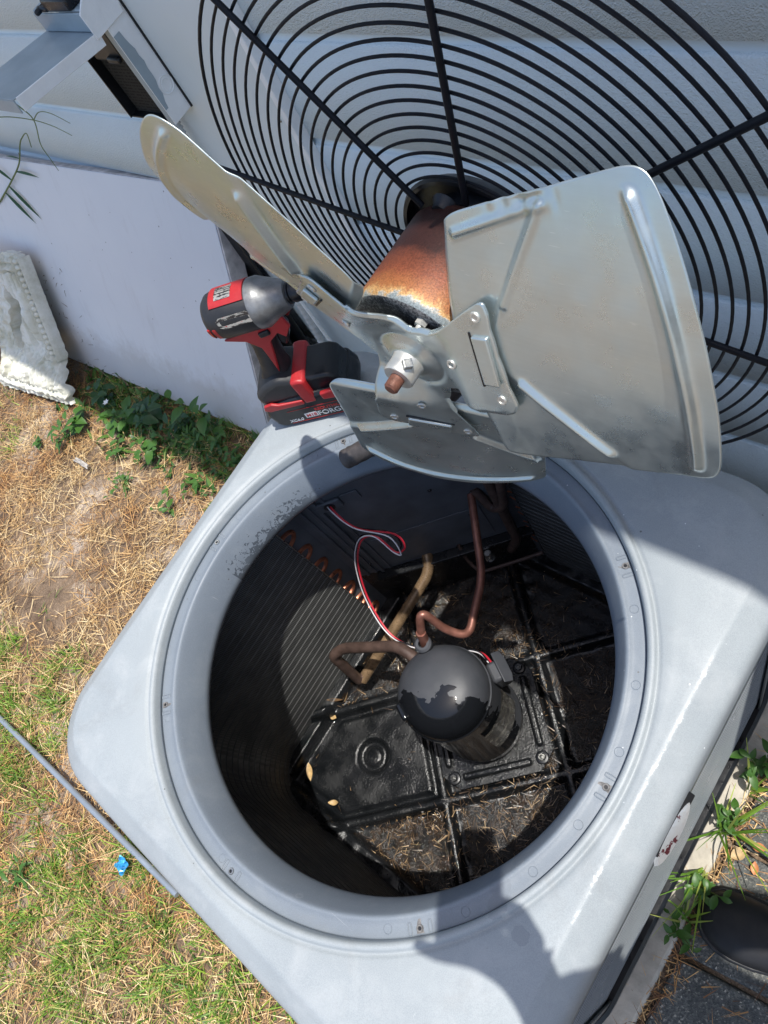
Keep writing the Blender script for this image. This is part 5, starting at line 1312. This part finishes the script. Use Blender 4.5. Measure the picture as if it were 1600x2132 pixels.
# right side weeds by the pavers
plant((0.462, 0.205, ZG), 'broad leaved weed at the upper right between slab and pavers', kind='ovate', stems=4, H=0.10, leaves=5, scale=0.7, seed=21)
plant((0.468, -0.045, ZG), 'weed with pointed leaves at the toe of the shoe', kind='ovate', stems=4, H=0.07, leaves=5, scale=0.55, spread=0.7, seed=22)
plant((0.462, -0.135, ZG), 'short leafy weed on the slab joint below the shoe toe', kind='ovate', stems=3, H=0.05, leaves=4, scale=0.65, spread=0.9, seed=23)
plant((0.452, 0.09, ZG), 'small leaved weed in the gap beside the slab', kind='tiny', stems=6, H=0.06, leaves=5, scale=1.2, seed=24)
def tuft(name, P_, L, W, tilt, az, bend, label, cat, mat='grass', seg=5):
    n = len(P_); o = blades(name, M[mat], np.array(P_), np.array(L), np.array(W), np.array(tilt), np.array(az), np.array(bend), label, cat, seg); del o['kind']; return o
def grass_tuft(c, n, L, label, az0=0, azr=PI, seed=0):
    r = random.Random(seed)
    P_ = [(c[0] + r.uniform(-0.008, 0.008), c[1] + r.uniform(-0.012, 0.012), c[2]) for _ in range(n)]
    tuft('grass_tuft', P_, [L * r.uniform(0.5, 1.1) for _ in range(n)], [r.uniform(0.003, 0.006) for _ in range(n)], [r.uniform(0.1, 0.8) for _ in range(n)], [az0 + r.uniform(-azr, azr) for _ in range(n)], [r.uniform(0.2, 1.1) for _ in range(n)], label, 'grass tuft')
grass_tuft((0.455, 0.07, ZG), 16, 0.20, 'long bladed grass tuft between the slab and the pavers', 0.0, 2.4, 31)
grass_tuft((0.455, -0.02, ZG), 14, 0.16, 'grass tuft leaning along the slab edge near the shoe', -1.8, 0.8, 32)
grass_tuft((0.458, 0.16, ZG), 8, 0.15, 'thin grass tuft at the far end of the slab edge', 1.0, 1.5, 33)
grass_tuft((0.462, -0.11, ZG), 9, 0.11, 'short grass tuft below the weed at the shoe toe', 2.0, 1.5, 34)
# tall grass stalks in front of the board, top left
def stalk(pts, label, leaves=(), mat='stem', r=0.0022, cat='grass stalk'):
    t = thing('grass_stalk', label, cat, pts[0]); o = Vector(pts[0]); P_ = catmull([Vector(p) - o for p in pts], 8)
    mb = MB(); mb.tube(P_, [r * (1 - 0.6 * i / len(P_)) for i in range(len(P_))], 6); mb.build('stem', M[mat], t)
    for (i, dv, L, W_) in leaves:
        p0 = P_[min(i, len(P_) - 1)]; d = Vector(dv).normalized(); s_ = d.cross(Vector((0.3, -0.6, 0.7))).normalized(); vs = []
        for k in range(8):
            tt = k / 7; c = p0 + d * L * tt + Vector((0, 0, -0.15 * L * tt * tt)); w_ = W_ * math.sin(PI * (0.12 + 0.88 * tt)) / 2
            vs += [c - s_ * w_, c + s_ * w_]
        mb = MB(); mb.add(vs, [(2 * k, 2 * k + 1, 2 * k + 3, 2 * k + 2) for k in range(7)]); mb.build('leaf', M['leaf_dark'] if mat == 'stem' else M['drystem'], t)

stalk([(-2.318, 0.606, -0.229), (-2.142, 0.647, -0.146), (-2.034, 0.675, -0.089), (-1.969, 0.700, -0.034), (-1.933, 0.708, -0.013), (-1.888, 0.715, 0.002), (-1.897, 0.700, -0.034)], 'jointed green grass stalk with blade leaves before the top of the leaning board',
      [(12, (0.126, 0.005, 0.009), 0.13, 0.009), (6, (0.12, -0.032, -0.064), 0.15, 0.012), (4, (0.113, -0.03, -0.05), 0.15, 0.012), (8, (-0.09, 0.01, 0.06), 0.12, 0.010), (0, (-0.12, -0.02, -0.05), 0.14, 0.010), (18, (-0.10, 0.0, 0.012), 0.10, 0.005)], r=0.003)
stalk([(-1.83, 0.722, 0.121), (-1.777, 0.718, 0.099), (-1.743, 0.712, 0.063), (-1.755, 0.683, 0.007), (-1.73, 0.667, -0.025), (-1.707, 0.654, -0.052)], 'thin drooping seed stalk crossing the wall above the leaning board', r=0.0022)
stalk([(-2.019, 0.706, 0.052), (-1.886, 0.711, 0.062), (-1.743, 0.712, 0.063), (-1.643, 0.708, 0.057), (-1.555, 0.701, 0.042)], 'thin seed stalk lying almost level against the block wall', r=0.0018)
stalk([(-1.743, 0.712, 0.063), (-1.677, 0.716, 0.09), (-1.611, 0.716, 0.092), (-1.534, 0.712, 0.072)], 'short arched seed stalk branching over the level one', r=0.0016)
V = {'V1': [(-2.082, 0.724, -0.087), (-2.094, 0.689, -0.158), (-2.129, 0.644, -0.249), (-2.129, 0.613, -0.31), (-2.127, 0.56, -0.416)],
'V2': [(-2.304, 0.529, -0.441), (-2.233, 0.555, -0.39), (-2.229, 0.519, -0.461), (-2.241, 0.489, -0.522), (-2.29, 0.449, -0.602), (-2.157, 0.439, -0.623), (-2.142, 0.393, -0.714), (-2.19, 0.35, -0.79)],
'V3': [(-2.093, 0.542, -0.417), (-2.21, 0.5, -0.499), (-2.245, 0.454, -0.592), (-2.16, 0.436, -0.627), (-2.137, 0.407, -0.685), (-2.083, 0.363, -0.774)],
'V4': [(-2.114, 0.546, -0.427), (-2.088, 0.518, -0.484), (-2.089, 0.476, -0.567), (-2.09, 0.433, -0.655)],
'V5': [(-2.099, 0.541, -0.438), (-2.076, 0.495, -0.531), (-2.065, 0.444, -0.631), (-2.057, 0.414, -0.692)],
'V6': [(-2.133, 0.4, -0.72), (-2.006, 0.374, -0.76), (-1.894, 0.347, -0.79)],
'V7': [(-2.225, 0.511, -0.477), (-2.106, 0.51, -0.48), (-2.24, 0.463, -0.574), (-2.129, 0.466, -0.568)],
'V8': [(-2.25, 0.349, -0.78), (-2.126, 0.357, -0.776), (-2.027, 0.342, -0.79)]}
vt_ = thing('dead_vine', 'tangled dry dead vine hanging down the white board beside the pedestal', 'vine', (-2.15, 0.45, ZG)); o_ = Vector((-2.15, 0.45, ZG))
for k, p in V.items():
    mb = MB(); P_ = catmull([Vector(a) + Vector((0, -0.012, 0.0)) - o_ for a in p], 10); P_ = [a + Vector((rnd.uniform(-1, 1), rnd.uniform(-1, 1), rnd.uniform(-1, 1))) * 0.002 for a in P_]
    mb.tube(P_, 0.0011 if k == 'V1' else 0.0020, 5); mb.build('vine_stem', M['drystem'], vt_)
    if k != 'V1':
        for a in P_[::3]:
            mb = MB(); d = Vector((rnd.uniform(-1, 1), rnd.uniform(-0.6, 0.1), rnd.uniform(-1, 0.6))) * rnd.uniform(0.02, 0.05); mb.tube([a, a + d * 0.5 + Vector((0, 0, 0.004)), a + d], [0.0011, 0.0009, 0.0004], 4); mb.build('twig', M['drystem'], vt_)
# daisy
fl = thing('small_flower', 'tiny white daisy on a thin stem at the board foot', 'flower', gp(-1.80, 0.235))
mb = MB(); mb.tube([(0, 0, 0), (0.004, -0.004, 0.07), (0.0, -0.01, 0.12)], 0.0012, 5); mb.build('stem', M['stem'], fl)
for k in range(6):
    a = 2 * PI * k / 6; mb = MB(); c = Vector((0, -0.01, 0.122)); d = Vector((math.cos(a), math.sin(a), 0.15)); e_ = Vector((-math.sin(a), math.cos(a), 0))
    mb.add([c, c + d * 0.007 + e_ * 0.004, c + d * 0.014, c + d * 0.007 - e_ * 0.004], [(0, 1, 2, 3)]); mb.build('petal', M['petal'], fl)
# curled dry seedling by the corner of the board
stalk([(-1.13, 0.30, ZG), (-1.12, 0.29, ZG + 0.06), (-1.11, 0.28, ZG + 0.10), (-1.085, 0.275, ZG + 0.105), (-1.075, 0.27, ZG + 0.08)], 'curled yellow shoot at the lower right board corner', r=0.003)
for k, (x0, y0, x1, y1) in enumerate(((-1.75, -0.85, -1.45, -0.70), (-1.20, -0.98, -1.0, -0.86), (-2.05, -0.35, -1.85, -0.48), (-1.15, 0.21, -1.0, 0.33))):
    mb = MB(); mb.tube(catmull([(x0, y0, gz(x0, y0) + 0.012), ((x0 + x1) / 2 + 0.02, (y0 + y1) / 2, gz(x0, y0) + 0.02), (x1, y1, gz(x1, y1) + 0.012)], 6), [0.003 - 0.0001 * i for i in range(13)], 6)
    tag(mb.build('dry_twig', M['drystem']), ['long dry twig left of the pale strip on the lawn', 'short dry twig at the front of the lawn', 'dry twig on bare ground near the left edge', 'dry twig beside the far lid corner'][k], 'twig')
# trim strip on the lawn, blue foil scrap, pale plastic scrap
mb = MB(); mb.tube([(-3.0, -0.870, ZG + 0.012), (-1.42, -0.793, ZG + 0.018), (-0.50, -0.752, ZG + 0.020)], 0.0080, 12); 
tag(mb.build('trim_strip', M['trim']), 'long pale grey metal strip lying on the lawn beside the unit', 'metal strip')
def crumple(name, c, s, mat, label, cat, seed):
    r = random.Random(seed); mb = MB(); n = 7; vs = []
    for j in range(n):
        for i in range(n): vs.append((c[0] + (i / (n - 1) - 0.5) * s[0] + r.uniform(-1, 1) * s[0] * 0.06, c[1] + (j / (n - 1) - 0.5) * s[1] + r.uniform(-1, 1) * s[1] * 0.06, c[2] + r.uniform(0, 1) * s[2]))
    mb.add(vs, [(j * n + i, j * n + i + 1, (j + 1) * n + i + 1, (j + 1) * n + i) for j in range(n - 1) for i in range(n - 1)]); return tag(mb.build(name, mat, smooth=False), label, cat)
crumple('foil_scrap', (-0.684, -0.803, ZG + 0.015), (0.040, 0.034, 0.016), M['blue'], 'crumpled bright blue foil scrap on the grass beside the strip', 'litter', 3)
crumple('plastic_scrap', (-1.82, 0.0, ZG + 0.015), (0.09, 0.016, 0.010), M['scrap'], 'torn translucent plastic scrap on the straw below the pedestal', 'litter', 4)
# pavers on the right
pv = thing('stone_paving', None, None, (0.478, 0, ZG), kind='structure')
ys_ = [-0.80, -0.50, -0.172, 0.052, 0.275, 0.50]
for j in range(len(ys_) - 1):
    for i, (x0, x1) in enumerate(((0.0, 0.30), (0.305, 0.62), (0.625, 0.95))):
        off = 0.10 if (j % 2 and i) else 0.0
        mb = MB(); y0, y1 = ys_[j], ys_[j + 1]; sk = 0.16
        poly = [(x0 + off * (i > 0), y0 + 0.005 + x0 * sk), (x1 + off, y0 + 0.005 + x1 * sk), (x1 + off, y1 - 0.005 + x1 * sk), (x0 + off * (i > 0), y1 - 0.005 + x0 * sk)]
        mb.prism(poly, 0.045, (0, 0, -0.047 + rnd.uniform(-0.003, 0.003))); mb.build('paver', M['paver'], pv, bevel=0.006, seg=3)
mb = MB(); mb.box((0.95, -0.15, ZG - 0.035), (0.98, 1.5, 0.012)); tag(mb.build('paving_bed', M['soil']), kind='structure')
P_ = np.array([(rnd.uniform(0.452, 0.486) if rnd.random() < 0.6 else rnd.uniform(0.46, 0.7), rnd.uniform(-0.55, 0.35), ZG + 0.001) for _ in range(900)]); n = len(P_)
blades('joint_litter', M['straw'], P_, npr.uniform(0.01, 0.05, n), npr.uniform(0.001, 0.0025, n), npr.uniform(1.2, 1.55, n), npr.uniform(0, 2 * PI, n), npr.uniform(-0.2, 0.3, n), 'bits of dry grass in the gap between slab and pavers', 'dead grass')
tag(flat_leaf('dead_leaf', M['orange_leaf'], (0.517, 0.075, ZG + 0.008), 0.026, 0.017, 0.4), 'upper of two orange leaf scraps on the paver above the shoe', 'leaf')
tag(flat_leaf('dead_leaf', M['orange_leaf'], (0.524, 0.038, ZG + 0.008), 0.024, 0.014, 1.9), 'lower of two orange leaf scraps on the paver above the shoe', 'leaf')
tag(flat_leaf('dead_leaf', M['deadleaf'], (0.492, 0.045, ZG + 0.008), 0.032, 0.022, 1.0), 'pale tan leaf on the paver left of the orange scraps', 'leaf')

# ------------------------------------------------------------------ the photographer: one shoe in view, the shadow of arm and phone on the lid
pers = thing('person', 'person in black clog shoes standing right of the unit, holding a phone', 'person', (0.95, -0.12, ZG))
o_ = Vector((0.95, -0.12, ZG))
def skinned(name, verts, edges, radii, mat, sub=2, parent=pers, off=o_):
    me = bpy.data.meshes.new(name); me.from_pydata([Vector(v) - off for v in verts], edges, []); o = bpy.data.objects.new(name, me); col.objects.link(o); o.parent = parent
    me.materials.append(mat)
    sk = o.modifiers.new('skin', 'SKIN'); sk.use_smooth_shade = True
    for i, r in enumerate(radii):
        sv = me.skin_vertices[0].data[i]; sv.radius = (r, r) if not isinstance(r, tuple) else r; sv.use_root = (i == 0)
    sb = o.modifiers.new('sub', 'SUBSURF'); sb.levels = sub; sb.render_levels = sub
    return o
B = [(0.98, -0.12, 0.10), (0.95, -0.12, 0.28), (0.88, -0.12, 0.48), (0.80, -0.12, 0.66), (0.76, -0.12, 0.74),      # pelvis spine chest neck
     (0.98, -0.02, 0.06), (0.83, 0.0, -0.30), (0.80, 0.02, -0.66),                                             # left leg
     (0.98, -0.22, 0.06), (0.86, -0.33, -0.30), (0.84, -0.40, -0.66),                                          # right leg
     (0.84, 0.08, 0.62), (0.98, 0.16, 0.42), (0.86, 0.12, 0.24),                                               # left arm hanging
     (0.84, -0.32, 0.62), (0.79, -0.27, 0.66), (0.64, -0.175, 0.745)]                                             # right arm to the phone
E_ = [(0, 1), (1, 2), (2, 3), (3, 4), (0, 5), (5, 6), (6, 7), (0, 8), (8, 9), (9, 10), (3, 11), (11, 12), (12, 13), (3, 14), (14, 15), (15, 16)]
skinned('clothed_body', B, E_, [0.14, 0.13, 0.14, 0.12, 0.055, 0.085, 0.06, 0.045, 0.085, 0.06, 0.045, 0.055, 0.042, 0.032, 0.055, 0.040, 0.028], M['cloth'])
hd_ = MB()
def head():
    n, m_ = 32, 24; vs = []
    for j in range(m_ + 1):
        ph = PI * j / m_
        for i in range(n):
            a = 2 * PI * i / n; x = math.sin(ph) * math.cos(a); y = math.sin(ph) * math.sin(a); z = math.cos(ph)
            rx, ry, rz = 0.098, 0.076, 0.118
            # face towards -x
            nose = 0.020 * math.exp(-((y / 0.14) ** 2 + ((z + 0.12) / 0.16) ** 2)) if x < 0 else 0
            eye = -0.007 * sum(math.exp(-(((y - s_ * 0.38) / 0.15) ** 2 + ((z - 0.06) / 0.12) ** 2)) for s_ in (-1, 1)) if x < 0 else 0
            mouth = -0.004 * math.exp(-((y / 0.25) ** 2 + ((z + 0.45) / 0.05) ** 2)) if x < 0 else 0
            jaw = 1 - 0.22 * max(0, -z) ** 1.5
            vs.append((x * rx * jaw - (nose + eye + mouth), y * ry * jaw, z * rz))
    fs_ = [(j * n + i, j * n + (i + 1) % n, (j + 1) * n + (i + 1) % n, (j + 1) * n + i) for j in range(m_) for i in range(n)]
    R = Matrix.Rotation(math.radians(-35), 3, 'Y'); hd_.add([R @ Vector(p) + Vector((0.72, -0.12, 0.87)) - o_ for p in vs], fs_)
    for s_ in (-1, 1):
        hd_.lathe([(0.0, 0.012), (0.014, 0.010), (0.018, 0.0), (0.012, -0.006)], R @ Vector((0.005, s_ * 0.074, -0.005)) + Vector((0.72, -0.12, 0.87)) - o_, Matrix.Rotation(-s_ * PI / 2, 3, 'X'), 12)
    hd_.build('head', M['skin'], pers)
    hr = MB(); hr.add([R @ (Vector(p) * 1.07) + Vector((0.725, -0.12, 0.872)) - o_ for p in vs if p[2] > 0.02 or p[0] > 0.03], [])
    k_ = MB(); kept = {}
    for i_, p in enumerate(vs):
        if p[2] > 0.045 or p[0] > 0.02: kept[i_] = len(k_.v); k_.v.append(tuple(R @ (Vector(p) * 1.07) + Vector((0.725, -0.12, 0.872)) - o_))
    k_.f = [tuple(kept[a] for a in f_) for f_ in fs_ if all(a in kept for a in f_)]
    k_.build('hair', M['hair'], pers)
head()
# right hand gripping the lower half of the phone (palm + five fingers)
Ux = -Vector((X.x, X.y, X.z)); Dn = Vector((Yd.x, Yd.y, Yd.z)); Bk = -Vector((F.x, F.y, F.z))
pc = CAM + Bk * 0.008
def ph(a, d, b_): return pc - Ux * a + Dn * d + Bk * b_      # a right, d down, b behind
palm = [(0.64, -0.175, 0.745), ph(0.045, 0.135, 0.035), ph(0.035, 0.11, 0.03)]
hv = [Vector(p) for p in palm]; he = [(0, 1), (1, 2)]; hr_ = [0.027, 0.030, (0.022, 0.030)]
for i, (d, ln) in enumerate(((0.080, 0.9), (0.098, 1.0), (0.116, 0.95), (0.132, 0.8))):
    b0 = len(hv); hv += [ph(0.040, d + 0.006, 0.020), ph(0.034, d, 0.000), ph(0.020, d - 0.002, -0.010), ph(0.020 - 0.022 * ln, d - 0.004, -0.010)]
    he += [(2, b0), (b0, b0 + 1), (b0 + 1, b0 + 2), (b0 + 2, b0 + 3)]; hr_ += [0.0095, 0.009, 0.0082, 0.007]
b0 = len(hv); hv += [ph(0.012, 0.128, 0.030), ph(-0.020, 0.118, 0.024), ph(-0.058, 0.118, 0.018), ph(-0.085, 0.112, 0.010)]; he += [(1, b0), (b0, b0 + 1), (b0 + 1, b0 + 2), (b0 + 2, b0 + 3)]; hr_ += [0.013, 0.011, 0.0095, 0.008]
skinned('hand', hv, he, hr_, M['skin'])
phn = thing('smartphone', 'phone held out over the unit, its shadow cast on the front of the lid', 'phone', pc)
Rph = frame(-Ux, -Dn, Bk); mb = MB(); mb.box(-Ux * (-0.022) + Dn * 0.058 + Bk * 0.004, (0.075, 0.150, 0.008), Rph); mb.build('phone_body', M['phone'], phn, bevel=0.003)
def shoe(c, toe, label_name='shoe'):
    """clog shaped shoe: lofted sections from heel to toe"""
    d = Vector(toe) - Vector(c); L = d.length; d.normalize(); s_ = Vector((-d.y, d.x, 0)); n = 28; mb = MB(); vs = []
    secs = [(0.0, 0.026, 0.050), (0.03, 0.033, 0.075), (0.10, 0.035, 0.082), (0.16, 0.040, 0.078), (0.20, 0.046, 0.070), (0.235, 0.047, 0.060), (0.262, 0.043, 0.052), (0.282, 0.033, 0.044), (0.294, 0.018, 0.034), (0.299, 0.004, 0.026)]
    for (x, w_, h_) in secs:
        for k in range(n):
            a = 2 * PI * k / n; ca, sa = math.cos(a), math.sin(a); y = 1.22 * w_ * math.copysign(abs(ca) ** 0.8, ca); z = 0.016 + (h_ - 0.016) * math.copysign(abs(sa) ** 0.75, sa) if sa > 0 else 0.016 + 0.010 * sa
            p = Vector(c) + d * (x / 0.299 * L) + s_ * (y + 0.006 * math.sin(x * 12)) + Vector((0, 0, z)); vs.append(p - o_)
    k_ = len(secs); mb.add(vs, [(i * n + j, i * n + (j + 1) % n, (i + 1) * n + (j + 1) % n, (i + 1) * n + j) for i in range(k_ - 1) for j in range(n)] + [tuple(range(n)), tuple((k_ - 1) * n + j for j in range(n))])
    sh = mb.build(label_name, M['rubber'], pers, angle=80, sub=1)
    mb = MB(); poly = []
    for side in (1, -1):
        rng = secs if side == 1 else secs[::-1]
        for (x, w_, h_) in rng:
            p = Vector(c) + d * (x / 0.299 * (L + 0.004)) + s_ * (side * (w_ * 1.22 + 0.004) + 0.006 * math.sin(x * 12)) - o_; poly.append((p.x, p.y))
    mb.prism(poly, 0.020, (0, 0, 0.0), None, 0.001); mb.build('sole', M['rubber'], sh, bevel=0.004)
    for q_ in range(4):
        x = 0.150 + 0.012 * q_; pts = []
        for k in range(11):
            a = PI * (0.22 + 0.56 * k / 10); w_ = 0.044; h_ = 0.080 - q_ * 0.003
            pts.append(Vector(c) + d * (x / 0.299 * L) + s_ * (w_ * math.cos(a) * 0.8) + Vector((0, 0, 0.016 + (h_ - 0.016) * math.sin(a) ** 0.75 + 0.001)) - o_)
        mb = MB(); mb.tube(pts, 0.0022, 6); mb.build('lace', M['battery_black'], sh)
shoe((0.770, -0.005, ZG), (0.474, -0.084, ZG)); shoe((0.82, -0.42, ZG), (0.60, -0.40, ZG))

# repeats share a group
GR = {'weed_plant': 'weeds growing on the lawn and along the slab', 'dead_leaf': 'loose dead leaves and leaf scraps', 'grass_stalk': 'grass stalks around the leaning board',
      'dry_twig': 'dry twigs lying on the lawn', 'grass_tuft': 'grass tufts along the slab edge'}
for o in bpy.data.objects:
    k = o.name.split('.')[0]
    if o.parent is None and k in GR: o['group'] = GR[k]
